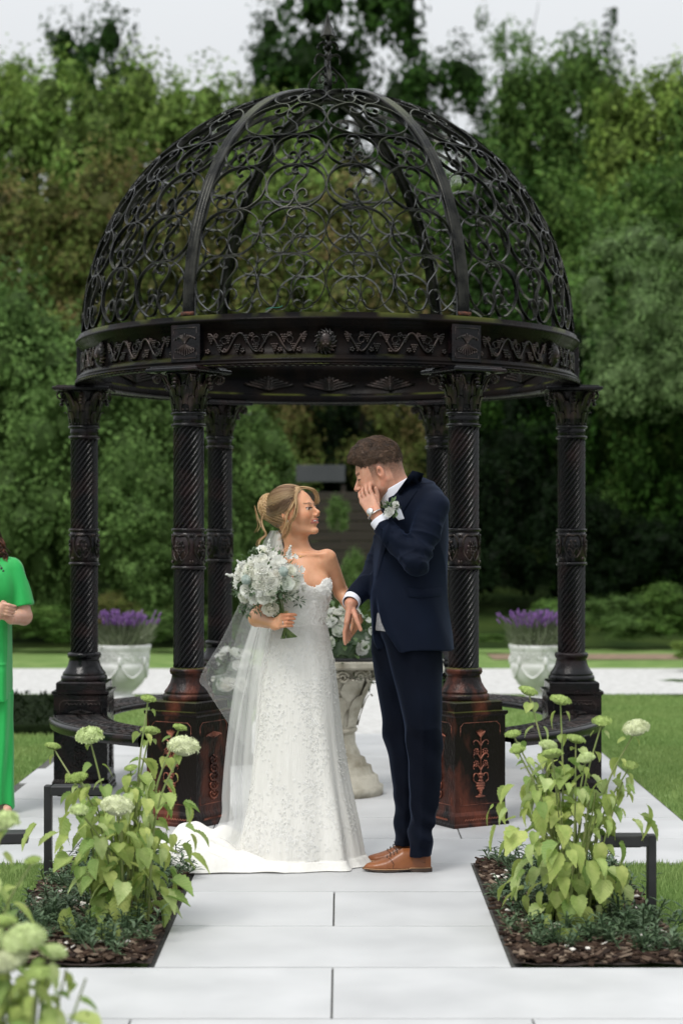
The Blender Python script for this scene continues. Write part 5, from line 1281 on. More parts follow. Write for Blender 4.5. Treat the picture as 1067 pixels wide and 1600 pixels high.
# watch
wt = MB(); wd = (lcf-lw_)/np.linalg.norm(lcf-lw_); wc = lw_+wd*.004-OFF; A_ = axes(wd)
th = np.linspace(0, 2*PI, 28, endpoint=False); wt.tube([wc+A_@np.array([0, .0295*math.cos(t), .0295*math.sin(t)]) for t in th], .0055, 6, closed=True, flat=.5)
wt.lathe([(.001, .004), (.0125, .004), (.0145, .002), (.0145, -.004), (.001, -.004)], 20); wt.V[-1] = (wt.V[-1])@axes(np.array([-.55, -.78, .30]))[:, [1, 2, 0]].T+wc+np.array([-.021, -.026, .010]); wt.build('wristwatch', M['steel'], groom)
# trousers
def leg(keys, dy, hem):
    K = [(mz(y, dy), mx((x0+x1)/2, dy), GYd+dy*(1 if y > 1060 else .72), (mx(x1, dy)-mx(x0, dy))/2, ry) for y, x0, x1, ry in keys]
    def f(P):
        d = s_loft(P, K, 2.15)
        cx = np.interp(P[:, 2], [k[0] for k in K][::-1], [k[1] for k in K][::-1])
        z = P[:, 2]
        # pressed crease at the front (toward -x, -y), breaks above the shoe
        d = d-.004*np.exp(-((P[:, 0]-cx+.25*(P[:, 1]-GYd-dy)+.03)/.012)**2)
        brk = .005*np.sin((z-.05)*62+(P[:, 0]-cx)*30+2*vnoise(P, 8))*np.exp(-((z-.16)/.11)**2)+.004*np.sin(z*40+(P[:, 0]-cx)*45)*np.exp(-((z-.50)/.10)**2)
        return d+brk+wrinkle(P, .0030, 8, (1.2, 1.2, .35))-.010*(ridge(P*np.array([1, 1, .28], np.float32)+P[:, 2:3]*np.array([.25, 0, 0], np.float32), 9, dy*50)-.35)
    return f
NL = leg([(935, 598, 694, .095), (985, 594, 694, .098), (1010, 602, 692, .100), (1050, 612, 691, .100), (1100, 624, 692, .098), (1150, 632, 690, .090), (1200, 636, 688, .085), (1250, 639, 684, .080), (1290, 641, 678, .078), (1333, 641, 673, .076)], -.08, 0)
FL = leg([(935, 588, 680, .09), (985, 583, 680, .095), (1010, 583, 670, .10), (1050, 585, 662, .105), (1100, 592, 660, .095), (1150, 600, 660, .088), (1200, 608, 660, .082), (1250, 614, 658, .078), (1290, 616, 654, .074), (1320, 617, 652, .072)], .085, 0)
part_sdf('trousers', lambda P: np.maximum(smin(NL(P), FL(P), .004), P[:, 2]-mz(984)), (mx(570), GYd-.26, .03), (mx(712), GYd+.26, mz(940)), .0042, M['suit2'], groom, OFF)
# shoes
def shoe(toe, heel, Yc, yaw, nm, parent, off):
    L_ = heel-toe; x0 = toe
    def xf(P): 
        q = P-np.array([x0, Yc, 0], np.float32); c, s_ = math.cos(yaw), math.sin(yaw)
        return np.stack([q[:, 0]*c+q[:, 1]*s_, -q[:, 0]*s_+q[:, 1]*c, q[:, 2]], 1)/(L_/.275)
    def halfw(x): return np.interp(x, [0, .012, .04, .09, .15, .20, .25, .275], [.004, .017, .033, .046, .040, .033, .034, .024])
    def up(P):
        q = xf(P); x = q[:, 0]; hw = halfw(x)
        top = np.interp(x, [0, .02, .06, .10, .13, .16, .19, .23, .27, .28], [.022, .034, .044, .058, .076, .092, .092, .088, .086, .06])
        w_ = hw*np.clip(1-(np.maximum(q[:, 2]-.018, 0)/(top-.012+1e-4))**2.6*.62, .1, 1)
        d = np.maximum(np.abs(q[:, 1])-w_, q[:, 2]-top); d = smax(np.abs(q[:, 1])-w_, q[:, 2]-top, .022); d = smax(d, .014-q[:, 2], .003)
        d = smax(d, np.maximum(-x, x-.275), .010); return d*.85*(L_/.275)
    def so(P):
        q = xf(P); x = q[:, 0]; hw = halfw(x)+.004; arch = np.interp(x, [0, .05, .12, .185, .20, .28], [.008, .0035, .002, .009, .0, .0])
        tk = np.interp(x, [0, .05, .12, .19, .2, .28], [.014, .0105, .0105, .0165, .016, .016])
        d = np.maximum(np.abs(q[:, 1])-hw, np.maximum(q[:, 2]-tk, arch-q[:, 2])); return np.maximum(d, np.maximum(-x-.003, x-.279))*.9*(L_/.275)
    lo, hi = (x0-.06, Yc-.10, -.005), (x0+.36, Yc+.10, .12)
    s1 = part_sdf(nm, up, lo, hi, .003, M['tan'], parent, off); s2 = part_sdf('sole', so, lo, hi, .0024, M['sole'], s1, np.array([0, 0, 0])); s2.data.transform(Matrix.Translation(-Vector([float(v) for v in off])))
    b = MB(); c, s_ = math.cos(yaw), math.sin(yaw)
    def O(x, y, z): k = L_/.275; x, y, z = x*k, y*k, z*k; return np.array([x0+x*c-y*s_, Yc+x*s_+y*c, z])-off
    for i in range(4):
        x = .098+.013*i; z = .060+.010*i; b.tube([O(x, -.022, z-.010), O(x-.002, -.008, z+.001), O(x, .010, z+.001), O(x, .022, z-.010)], .0016, 5)
    b.tube([O(.135, -.008, .094), O(.128, -.030, .086), O(.14, -.024, .080)], .0013, 5); b.tube([O(.135, .0, .094), O(.124, .022, .090), O(.14, .024, .082)], .0013, 5)
    b.build('laces', M['sole'], s1)
    b = MB(); xs = np.linspace(0.0, .275, 40); 
    for sd in (-1, 1): b.tube([O(x, sd*(float(halfw(np.array([x]))[0])+.002), .0135+(.004 if x > .19 else 0)) for x in xs], .0024, 4)
    b.build('welt', M['welt'], s1)
    b = MB(); b.tube([O(x, -float(halfw(np.array([x]))[0])*.96-.0015, z) for x, z in ((.118, .018), (.122, .035), (.112, .052), (.10, .060))], .001, 4); b.tube([O(x, -float(halfw(np.array([x]))[0])*f-.001, z) for x, z, f in ((.13, .050, .82), (.17, .055, .8), (.21, .050, .86), (.25, .038, .95))], .001, 4); b.build('stitching', M['sole'], s1)
shoe(mx(567, -.08), mx(673, -.08), GYd-.085, .04, 'shoe', groom, OFF)
shoe(mx(571, .10), mx(668, .10), GYd+.105, -.05, 'shoe', groom, OFF)
# groom hair: cap plus short curls
def g_cap(P):
    q = (P-GC)@GA; d = s_ell(q, (-.006, 0, .046), (.097, .0785, .097)); d = smin(d, s_ell(q, (.048, 0, .088), (.046, .054, .038)), .045)
    line = np.interp(q[:, 0], [-.12, -.077, -.03, 0, .03, .052, .068, .09], [-.008, .006, .022, .034, .034, .036, .058, .078]); d = smax(d, line-q[:, 2], .010)
    return d+.0022*vnoise(P, 70)+.003*vnoise(P, 38)
def hc(P): n = .5+.5*vnoise(P, 120); n2 = .5+.5*vnoise(P, 40, 3); return np.array([.055, .030, .018])+(n*.06+n2*.05)[:, None]*np.array([1, .62, .38])
gh = part_sdf('hair', g_cap, GC-.17, GC+.19, .003, M['hair_g'], groom, OFF, hc)
b = MB()
hv = np.zeros(len(gh.data.vertices)*3); gh.data.vertices.foreach_get('co', hv); hv = hv.reshape(-1, 3)
hn = np.zeros(len(gh.data.vertices)*3); gh.data.vertices.foreach_get('normal', hn); hn = hn.reshape(-1, 3)
ql = (hv+OFF-GC)@GA; okv = np.where((np.linalg.norm((ql-np.array([-.006, 0, .046]))/np.array([.097, .0785, .097]), axis=1) > .93) | (ql[:, 0] > .05))[0]
for k in rng.choice(okv, 5200):
    p, n_ = hv[k], hn[k]; fw = GA@np.array([.9, 0, .1]); a = 1.1*float(vnoise(p[None]*1.0, 38)[0]); s0 = np.cross(n_, fw); t = fw*math.cos(a)+s0*math.sin(a); t = t-n_*(t@n_); t /= np.linalg.norm(t)+1e-9; s_ = np.cross(n_, t)
    side = ql[k, 2] < .055 and ql[k, 0] < .03; L_ = random.uniform(.005, .009) if side else random.uniform(.009, .016)
    hair_tone = .5+.5*float(vnoise(p[None], 60, 7)[0]); c = np.array([.050, .028, .016])*(.5+1.3*hair_tone)*random.uniform(.7, 1.4)  # curl tone varies at random
    b.tube([p-n_*.002, p+n_*.0035+t*L_*.4, p+n_*.004+t*L_*.75+s_*.003*random.uniform(-1, 1), p+n_*.0005+t*L_+s_*.005*random.uniform(-1, 1)], np.array([.0013, .0014, .0011, .0004])*(.7 if side else 1), 3, col=tuple(c))
b.build('hair_curls', M['hair_g'], gh)
# ---------------------------------------------------------------- bride
BYd = 7.50
def B(px, py, dy=0.0): return W(px, py, BYd+dy)
def bx(px): return (px-533.5)*BYd/FPX
def bz(py): return CAMH+(HOR-py)*BYd/FPX
SKB = (.66, .345, .20)
bp0, byw = rad(14), rad(24)
BA = axes(np.array([math.cos(bp0)*math.cos(byw), -math.cos(bp0)*math.sin(byw), math.sin(bp0)])); BC = B(459.5, 803, 0)
bride = thing('person', 'blonde woman in a strapless ivory lace wedding gown looking up at the man', 'person', (bx(465), BYd, 0)); OB = np.array([bx(465), BYd, 0])
b_rsh, b_rel, b_rwr = B(436, 882, .02), B(402, 966, -.10), B(430, 975, -.24)      # her right arm, bouquet
b_lsh, b_lel, b_lwr = B(512, 872, -.02), B(533, 926, .04), B(553, 960, -.05)
bqc = B(418, 905, -.20); bqs = B(449, 985, -.215); st_d = (bqs-bqc)/np.linalg.norm(bqs-bqc)
grip = B(441, 972, -.215)
bk = B(437, 971, -.262); bsd = np.array([.30, -.05, .95]); bsd /= np.linalg.norm(bsd)
RF = []
for i, off in enumerate((.024, .008, -.008, -.022)):
    b0 = bk+bsd*off
    RF.append((fch([b0, b0+np.array([.030, -.003, .004]), b0+np.array([.050, .012, .003]), b0+np.array([.055, .032, .001])]), .0080-.0003*i))
RF.append((fch([b_rwr+np.array([.012, .01, .018]), B(440, 960, -.215), B(450, 962, -.195)]), .009))
bk2 = B(558, 971, -.075); bs2 = np.array([.75, .6, .2]); bs2 /= np.linalg.norm(bs2)
LF = []
for i, (off, tp) in enumerate(zip((-.022, -.007, .008, .021), ((539, 1001), (541, 1003), (546, 998), (551, 990)))):
    b0 = bk2+bs2*off; tpp = B(tp[0], tp[1], -.130+.014*i); mid = b0*.5+tpp*.5+np.array([.010, -.006, .004])
    LF.append((fch([b0, mid, tpp]), .0078-.0003*i))
LF.append((fch([b_lwr+np.array([.012, .01, -.01]), B(563, 962, -.075), B(563, 972, -.10)]), .0085))
def bride_body(P):
    d = head_sdf(P, BC, BA, True)
    nk = BC+BA@np.array([-.022, 0, -.045]); nb = B(468, 866, .01)
    d = smin(d, s_cap(P, nk, nb, .047, .050), .028)
    d = smin(d, s_cap(P, B(450, 876, .0), B(503, 877, -.0), .040, .040), .035)          # shoulders
    d = smin(d, s_loft(P, [(bz(1010), bx(468), BYd, .105, .095), (bz(975), bx(469), BYd, .090, .078), (bz(940), bx(474), BYd, .095, .085), (bz(905), bx(478), BYd-.005, .096, .092), (bz(880), bx(477), BYd, .090, .075), (bz(866), bx(474), BYd, .070, .05)]), .03)
    d = smin(d, s_ell(P, B(500, 915, -.062), (.044, .040, .044)), .03); d = smin(d, s_ell(P, B(466, 915, -.080), (.046, .040, .044)), .03)
    d = smin(d, s_cap(P, B(472, 868, -.052), B(508, 866, -.045), .0055, .006), .014); 
    d = smin(d, s_cap(P, b_lsh, b_lel, .036, .029), .022); d = smin(d, s_cap(P, b_lel, b_lwr, .029, .019), .012)
    d = smin(d, s_cap(P, b_rsh, b_rel, .036, .031), .022); d = smin(d, s_cap(P, b_rel, b_rwr, .034, .0205), .012)
    d = smin(d, hand_sdf(P, b_rwr, bk, bsd, RF, .86), .010); d = smin(d, hand_sdf(P, b_lwr, bk2, bs2, LF, .80), .010)
    return d
def bride_col(P):
    c = head_col(P, BC, BA, SKB, True); q = (P-BC)@BA
    n = vnoise(P, 14); c = c*(1+.05*n[:, None]); return np.clip(c, 0, 1)
part_sdf('body', bride_body, (bx(380), BYd-.34, bz(1020)), (bx(580), BYd+.20, bz(745)), .0027, M['skin_b'], bride, OB, bride_col)
# nails, earring, necklace, ring
b = MB(); ear = BC+BA@np.array([.000, .080*-1, -.034])*.94; b.ball(ear-OB+np.array([0, -.004, 0]), .0058, 10, 8); b.build('pearl_earring', M['steel'], bride)
b = MB()
nkp = []
for t in np.linspace(0, 1, 30):
    px = 447+t*32; py = 856+13*math.sin(PI*min(1, t*.62)); ys = np.linspace(-.16, .10, 160); pts = np.array([B(px, py, y) for y in ys], np.float32); dd = bride_body(pts); k = np.argmax(dd < .0012); nkp.append(pts[k]-OB if (dd < .0012).any() else None)
nkp = [p for p in nkp if p is not None]
b.tube(nkp, .0009, 4); k_ = int(len(nkp)*.68); b.ball(nkp[k_]+np.array([0, -.002, -.003]), (.005, .003, .003), 8, 6); b.build('necklace', M['gold'], bride)
b = MB(); p1, p2 = RF[2][0][0], RF[2][0][1]; A_ = axes(p2-p1); b.tube([p1*.45+p2*.55-OB+A_@np.array([0, .0085*math.cos(t), .0085*math.sin(t)]) for t in np.linspace(0, 2*PI, 16)[:-1]], .0016, 5, closed=True); b.build('ring', M['steel'], bride)
# bodice
def bodice(P):
    d = s_loft(P, [(bz(1010), bx(468), BYd, .119, .108), (bz(990), bx(468), BYd, .106, .094), (bz(970), bx(471), BYd, .098, .086), (bz(940), bx(476), BYd, .101, .093), (bz(905), bx(480), BYd-.005, .101, .100), (bz(890), bx(480), BYd-.005, .097, .095)])
    d = smin(d, s_ell(P, B(500, 917, -.064), (.050, .046, .050)), .02); d = smin(d, s_ell(P, B(466, 917, -.082), (.052, .046, .050)), .02)
    # sweetheart neckline
    x = P[:, 0]; top = np.interp(x, [bx(430), bx(446), bx(462), bx(476), bx(490), bx(500), bx(508), bx(517), bx(530)], [bz(912), bz(905), bz(901), bz(908), bz(918), bz(912), bz(902), bz(904), bz(915)])
    top = np.where(P[:, 1] > BYd+.01, bz(915), top)
    d = smax(d, P[:, 2]-top, .004); return d+.0022*vnoise(P, 90)+.0015*vnoise(P, 200)
part_sdf('bodice', bodice, (bx(415), BYd-.17, bz(1012)), (bx(535), BYd+.14, bz(892)), .0032, M['lace'], bride, OB)
# skirt: one draped sheet from the waist to the floor, running out into the train on her left side of the photo
rows = [(975, 429, 509, .088), (990, 422, 512, .100), (1005, 417, 515, .112), (1030, 410, 521, .128), (1060, 405, 525, .138), (1090, 402, 528, .145), (1150, 399, 534, .155), (1200, 396, 541, .165), (1240, 393, 548, .175), (1280, 388, 556, .19), (1310, 384, 561, .20), (1335, 382, 565, .205)]
SK = spline(np.array([(bz(y), bx(a), bx(c_), r) for y, a, c_, r in rows]), 90)
NT = 320; th = np.linspace(0, 2*PI, NT, endpoint=False)
def skirt_grid():
    G_ = []
    for z, xl, xr, ry in SK:
        t = 1-np.clip((z-.03)/1.0, 0, 1); cx = (xl+xr)/2; rx = (xr-xl)/2
        fold = (.0010+.013*t**2.4)*(np.sin(th*5+1.9*np.sin(th*2+1)+t*1.5)*.7+np.sin(th*8+2.6*np.sin(th*3+2)-t*2)*.45+1.2*vnoise(np.stack([np.cos(th)*3.2, np.sin(th)*3.2, 0*th+t*.8], 1), 1.0)+.5*vnoise(np.stack([np.cos(th)*8, np.sin(th)*8, 0*th+t*1.2], 1), 1.0))
        fold *= np.where(np.sin(th) < 0, .55+.45*np.abs(np.cos(th)), 1)
        G_.append(np.stack([cx+(rx+fold)*np.cos(th), BYd+(ry+fold)*np.sin(th), np.full(NT, z)], 1))
    last = np.array(G_[-1]); 
    c0 = last.mean(0); dirv = last-c0; dirv[:, 2] = 0; dirv /= np.linalg.norm(dirv, axis=1)[:, None]
    ang = np.arctan2(dirv[:, 1], dirv[:, 0])     # pi = toward photo left
    dl = np.abs(np.angle(np.exp(1j*(ang-PI*.985)))); ext = .030+.46*np.exp(-(dl/.62)**2.6)+.05*np.exp(-(dl/1.3)**4)
    ext *= 1+.08*np.sin(th*7+1)+.05*np.sin(th*19)
    for s in np.linspace(.03, 1, 46):
        P = last.copy(); P[:, :2] += dirv[:, :2]*(ext*s)[:, None]; P[:, 1] = np.where(dl < 1.2, P[:, 1]+.0*s, P[:, 1])
        n1 = vnoise(P*np.array([1.0, 2.2, 0]), 6.5)+.5*vnoise(P*np.array([1, 2, 0]), 15, 5)
        big = np.clip(ext/.40, 0, 1)
        base = last[:, 2]*(1-s)**1.4+big*(.085*(1-s)**.8*np.minimum(1, s*4))+.004
        P[:, 2] = base+big*.060*np.clip(n1+.25, 0, 2)*(s*(1-s)*3.2+.10)+.006*np.clip(vnoise(P, 11)+.2, 0, 1)*(1-big)*s
        G_.append(P)
    return np.array(G_)
SG = skirt_grid(); b = MB(); b.grid((SG-OB)[::-1], wrap_v=True); b.build('skirt', M['dress'], bride)
# lace flowers laid on the skirt front
b = MB(); Nrm = np.cross(np.roll(SG, -1, 1)-SG, np.roll(SG, -1, 0)-SG); Nrm /= np.linalg.norm(Nrm, axis=2)[..., None]+1e-9
def lace_at(i, j, s):
    f_ = random.random(); c = SG[i, j]*(1-f_)+SG[i+1, (j+random.randrange(2)) % NT]*f_; n_ = Nrm[i, j]; 
    if n_@np.array([c[0]-bx(466), c[1]-BYd, 0]) < 0: n_ = -n_
    A = axes(n_+np.array([1e-3, 2e-3, 1e-3])); k = random.choice((5, 5, 6)); a0 = random.random()*6
    for q in range(k):
        a = a0+q*2*PI/k; d_ = np.array([0, math.cos(a), math.sin(a)]); t_ = np.array([0, -math.sin(a), math.cos(a)])
        V = np.array([[.0008, 0, 0], d_*s*.55+t_*s*.36+np.array([.0014, 0, 0]), d_*s+np.array([.0007, 0, 0]), d_*s*.55-t_*s*.36+np.array([.0014, 0, 0])]); b.add(V@A.T+c-OB, [[0, 1, 2, 3]])
    b.ball(c-OB+n_*.003, .0016, 5, 3)
cl = [(random.uniform(0, 85), random.uniform(.54, .97)) for _ in range(46)]
for (ci, cf) in cl+[(12, .93), (25, .95), (40, .94), (55, .92), (70, .95), (15, .60), (30, .57), (46, .62), (60, .66), (72, .7), (78, .76), (50, .8), (62, .82)]:
    for q in range(30):
        i = int(np.clip(ci+random.gauss(0, 3.6), 0, 92)); j = int(NT*np.clip(cf+random.gauss(0, .017), .5, .999)) % NT
        lace_at(i, j, random.uniform(.004, .011))
for _ in range(1500): lace_at(int(abs(random.gauss(0, 10)))+1, int(NT*random.uniform(.5, .999)), random.uniform(.004, .009))
stuff(b.build('lace_applique', M['lace'], bride, smooth=False))
# beaded lace over the bodice
b = MB()
for _ in range(1500):
    px, py = random.uniform(428, 519), random.uniform(903, 988)
    ys = np.linspace(-.17, .05, 50); pts = np.array([B(px, py, y) for y in ys], np.float32); dd = bodice(pts)
    if not (dd < 0).any(): continue
    c = pts[np.argmax(dd < 0)].astype(float)-OB; s = random.uniform(.003, .008); a0 = random.random()*6
    for q in range(4):
        a = a0+q*PI/2; d_ = np.array([math.cos(a), 0, math.sin(a)]); t_ = np.array([-math.sin(a), 0, math.cos(a)]); o_ = np.array([0, -.002, 0])
        b.add(np.array([c+o_*.4, c+d_*s*.55+t_*s*.35+o_, c+d_*s+o_*.3, c+d_*s*.55-t_*s*.35+o_]), [[0, 1, 2, 3]])
stuff(b.build('bodice_beading', M['lace'], bride, smooth=False))
# veil
veil = thing('veil', 'sheer tulle veil blown out to the left from her hair comb', 'veil', B(430, 840, .05)); OV = B(430, 840, .05)
def sheet_px(name, Lp, Rp, n, m_, dyL, dyR, fold, nf, mt, ph=0):
    L1, R1 = spline(np.array(Lp, float), n), spline(np.array(Rp, float), n); P = np.zeros((n, m_, 3))
    for i in range(n):
        t = i/(n-1)
        for j in range(m_):
            s = j/(m_-1); q = L1[i]*(1-s)+R1[i]*s; dy = dyL+(dyR-dyL)*s+fold*min(1, t*1.6)*math.sin(nf*PI*s+ph+t*1.4)+.30*fold*math.sin(nf*2.1*s*PI+2*t+ph)*(.4+.6*t)
            P[i, j] = W(q[0], q[1], BYd+dy)-OV
    b = MB(); b.grid(P); return b.build(name, mt, veil)
sheet_px('upper_layer', [(431, 832), (420, 852), (398, 898), (372, 948), (346, 1000), (313, 1058), (323, 1078), (345, 1112), (357, 1130)], [(437, 832), (440, 855), (433, 900), (428, 950), (420, 1000), (412, 1050), (406, 1090), (402, 1140), (398, 1190)], 70, 60, .00, .10, .012, 3, M['tulle'])
sheet_px('lower_layer', [(431, 834), (424, 856), (408, 898), (388, 945), (372, 985), (362, 1025), (353, 1050), (345, 1054), (330, 1057)], [(437, 834), (440, 855), (435, 900), (430, 950), (424, 985), (418, 1020), (412, 1050), (405, 1075), (398, 1092)], 60, 50, .03, .14, .012, 3, M['tulle'], 1.3)
sheet_px('long_layer', [(432, 834), (428, 870), (412, 920), (392, 980), (373, 1040), (361, 1105), (352, 1180), (347, 1240), (346, 1275), (330, 1305), (300, 1325)], [(438, 834), (444, 870), (440, 930), (424, 985), (418, 1040), (414, 1110), (410, 1180), (412, 1250), (418, 1290), (424, 1318), (430, 1335)], 110, 90, .04, -.08, .022, 4, M['tulle2'], .6)
sheet_px('long_inner_layer', [(434, 836), (430, 880), (418, 930), (402, 990), (388, 1050), (374, 1110), (364, 1180), (360, 1240), (358, 1280), (350, 1308), (330, 1322)], [(438, 836), (444, 870), (440, 930), (428, 985), (424, 1040), (422, 1110), (420, 1180), (424, 1250), (432, 1290), (438, 1318), (444, 1335)], 90, 70, .08, -.03, .024, 5, M['tulle2'], 2.6)
b = MB(); P = np.array([[B(px, py, -.045+.01*math.sin(s*3)) for px in np.linspace(xa, xb, 10)] for s, (py, xa, xb) in enumerate([(829, 423, 434), (836, 418, 440), (846, 412, 441), (858, 408, 436), (872, 402, 430)])]); P[:, :, 1] += .006*np.sin(np.arange(10)*1.3)[None]; b.grid(P-OV); b.build('gathered_top', M['tulle2'], veil)
# bride hair
def b_cap(P):
    q = (P-BC)@BA/.94; d = s_ell(q, (-.020, 0, .034), (.105, .085, .096))
    # hairline: cut away the face
    fx = np.interp(q[:, 2], [-.08, -.05, -.02, .02, .05, .08, .12], [-.045, -.028, .004, .026, .050, .062, .07]); d = smax(d, (q[:, 0]-fx)*.8, .008)
    d = smax(d, -.055-q[:, 2]+(-.5*q[:, 0]-.03)*.4, .01)
    bun = BC+BA@(np.array([-.100, -.005, .052])*.94); d = smin(d*.94, s_ell((P-bun.astype(np.float32))@BA, (0, 0, 0), (.046, .052, .056)), .018)
    s = (P-BC)@BA; return d+.0022*np.sin(s[:, 2]*420+s[:, 0]*260+4*vnoise(P, 22))
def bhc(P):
    q = (P-BC)@BA; n = .5+.5*vnoise(P*np.array([1, 1, 1]), 55); n2 = .5+.5*vnoise(P, 18, 4); hair_tone = np.clip((q[:, 2]-.0)/.10, 0, 1)*.5+.35*n+.15*n2; hair_tone = np.clip(hair_tone, 0, 1)[:, None]  # darker low down: brown hair, with strand shadow put into the colour
    return np.array([.16, .085, .038])*(1-hair_tone)+np.array([.56, .37, .18])*hair_tone
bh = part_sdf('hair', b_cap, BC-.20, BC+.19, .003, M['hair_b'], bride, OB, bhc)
BLOND = [(.60, .40, .20), (.45, .28, .125), (.30, .17, .075), (.66, .47, .26), (.22, .12, .055), (.52, .34, .16)]
b = MB(); g9 = .94
def HB(x, y, z): return BC+BA@(np.array([x, y, z])*g9)-OB
for k in range(760):
    # start along the hairline from temple over the top to the other temple, sweep back into the bun
    a = random.uniform(-1.25, 1.55); y0 = -math.sin(a)*.083; z0 = .034+math.cos(a)*.094; x0 = float(np.interp(z0, [-.05, -.02, .02, .05, .08, .12], [-.028, .004, .026, .050, .060, .050]))+random.uniform(-.05, .014)
    r_ = 1.0+random.uniform(.0, .035); pts = []
    tgt = np.array([-.100+random.uniform(-.006, .006), -math.sin(a)*.034+random.uniform(-.004, .004), .048+math.cos(a)*.040+random.uniform(-.004, .004)])
    p0 = np.array([x0, y0, z0]); 
    for t in np.linspace(0, 1, 7):
        p = p0*(1-t)+tgt*t; p[2] -= .030*math.sin(PI*t)*max(0, math.sin(abs(a)-.3))
        v = (p-np.array([-.020, 0, .034]))/np.array([.105, .085, .096]); n_ = np.linalg.norm(v)
        if t < .85: p = np.array([-.020, 0, .034])+v/n_*np.array([.105, .085, .096])*r_
        pts.append(HB(*p))
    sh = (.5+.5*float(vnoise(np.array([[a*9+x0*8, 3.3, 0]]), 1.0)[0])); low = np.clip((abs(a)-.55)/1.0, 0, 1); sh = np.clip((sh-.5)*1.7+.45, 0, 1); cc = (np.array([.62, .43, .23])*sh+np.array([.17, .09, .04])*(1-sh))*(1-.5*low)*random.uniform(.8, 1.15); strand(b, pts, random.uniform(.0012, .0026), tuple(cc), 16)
for k in range(200):      # hair combed up from the nape
    y0 = random.uniform(-.07, .07); p0 = np.array([-.05-.05*math.cos(y0/.07*1.3), y0, -.045+random.uniform(-.01, .02)]); tgt = np.array([-.105, random.uniform(-.03, .03), .02]); pts = []
    for t in np.linspace(0, 1, 5):
        p = p0*(1-t)+tgt*t; v = (p-np.array([-.020, 0, .034]))/np.array([.105, .085, .096]); p = np.array([-.020, 0, .034])+v/np.linalg.norm(v)*np.array([.105, .085, .096])*1.01; pts.append(HB(*p))
    strand(b, pts, .0018, tuple(np.array([.22, .125, .058])*random.uniform(.5, 1.6)), 10)
for k in range(260):     # rolls of the bun
    c = np.array([-.102, -.005, .054]); u = rng.normal(size=3); u /= np.linalg.norm(u); v = np.cross(u, rng.normal(size=3)); v /= np.linalg.norm(v); a0 = random.uniform(0, 6); sp = random.uniform(1.5, 3.2)
    pts = [HB(*(c+(u*math.cos(a0+t*sp)+v*math.sin(a0+t*sp))*np.array([.047, .054, .058])*(1.0+.10*t+random.uniform(-.02, .02)))) for t in np.linspace(0, 1, 7)]
    strand(b, pts, random.uniform(.0012, .0026), random.choice(BLOND[:2]+BLOND[3:4]+BLOND[5:]), 16)
def lock(px, n=9, r=.0020, jit=3.0, dys=None, cols=BLOND):
    r *= .62; jit *= 1.5
    for k in range(int(n*1.1)):
        jx, jy = random.uniform(-jit, jit), random.uniform(-jit*.5, jit*.5); dd = random.uniform(-.008, .008)
        pts = [B(x+jx*(.5+.9*i/len(px))+.8*math.sin(i*1.7+k), y+jy, dy+dd)-OB for i, (x, y, dy) in enumerate(px)]; strand(b, pts, r*random.uniform(.7, 1.4), random.choice(cols), 26)
lock([(468, 764, -.03), (462, 774, -.075), (463, 790, -.088), (460, 806, -.092), (452, 818, -.090), (450, 828, -.086), (444, 838, -.075), (436, 843, -.06)], 22, .0019, 2.6)
lock([(466, 766, -.03), (456, 790, -.088), (447, 805, -.092), (446, 818, -.09), (441, 828, -.08), (436, 834, -.07)], 14, .0017, 2.4)
lock([(412, 800, .0), (408, 815, .0), (412, 828, -.02), (415, 836, -.02), (406, 844, -.02), (403, 852, -.02), (409, 858, -.02)], 10, .0016, 1.6)
lock([(446, 828, -.08), (442, 838, -.075), (448, 842, -.075), (440, 848, -.07)], 5, .0013, 1.5)
lock([(466, 762, -.01), (478, 762, .0), (488, 765, .015), (494, 773, .03), (495, 783, .04), (492, 788, .05)], 26, .0021, 2.6, cols=BLOND[:2]+BLOND[3:4])
lock([(398, 790, .0), (402, 808, .0), (405, 822, -.01), (400, 832, .0)], 6, .0012, 2.0)
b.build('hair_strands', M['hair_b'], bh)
# upper lashes
b = MB()
for sd in (-1, 1):
    for k in range(9):
        yy = sd*(.018+.0032*k); p = np.array([.0935-.10*max(0, abs(yy)-.03), yy, .001]); b.tube([HB(*p), HB(*(p+np.array([.006, sd*.0015, .001]))), HB(*(p+np.array([.010, sd*.003, .005])))], [.0009, .0007, .0003], 3)
b.build('eyelashes', M['sole'], bride)
# teeth sliver of the smile
b = MB(); b.tube([HB(.0965-14*y*y, y, -.0555+6*y*y) for y in np.linspace(-.018, .018, 11)], .0026, 5); b.build('teeth', M['urn'], bride)
# ---------------------------------------------------------------- bouquet
bq = thing('bouquet', 'large bouquet of white roses and sage leaves held by the woman in the gown', 'bouquet', bqc); RB = .126
b = MB(); b.ball((0, 0, 0), RB*.62, 18, 12); b.build('filler_foliage', M['dark_leaf'], bq)
b = MB(); leafy(b, (0, 0, 0), 420, (RB*.88,)*3, .032, .55); stuff(b.build('leaf_sprigs', M['sage'], bq))
b = MB()
for px_, py_ in ((458, 930), (466, 938), (380, 948), (388, 953), (396, 920), (372, 925), (440, 922), (446, 930), (405, 866), (428, 936), (404, 950)):
    v_ = np.array([(px_-418)*BYd/FPX, 0, (905-py_)*BYd/FPX]); v_[1] = -math.sqrt(max(.0016, RB**2-v_[0]**2-v_[2]**2))*1.0
    leafy(b, v_, 22, (.017, .015, .015), .022, .5)
b2_ = 0; leafy(b, (0, 0, 0), 130, (RB*1.04,)*3, .020, .45, shell=True); stuff(b.build('fine_leaves', M['dark_leaf'], bq))
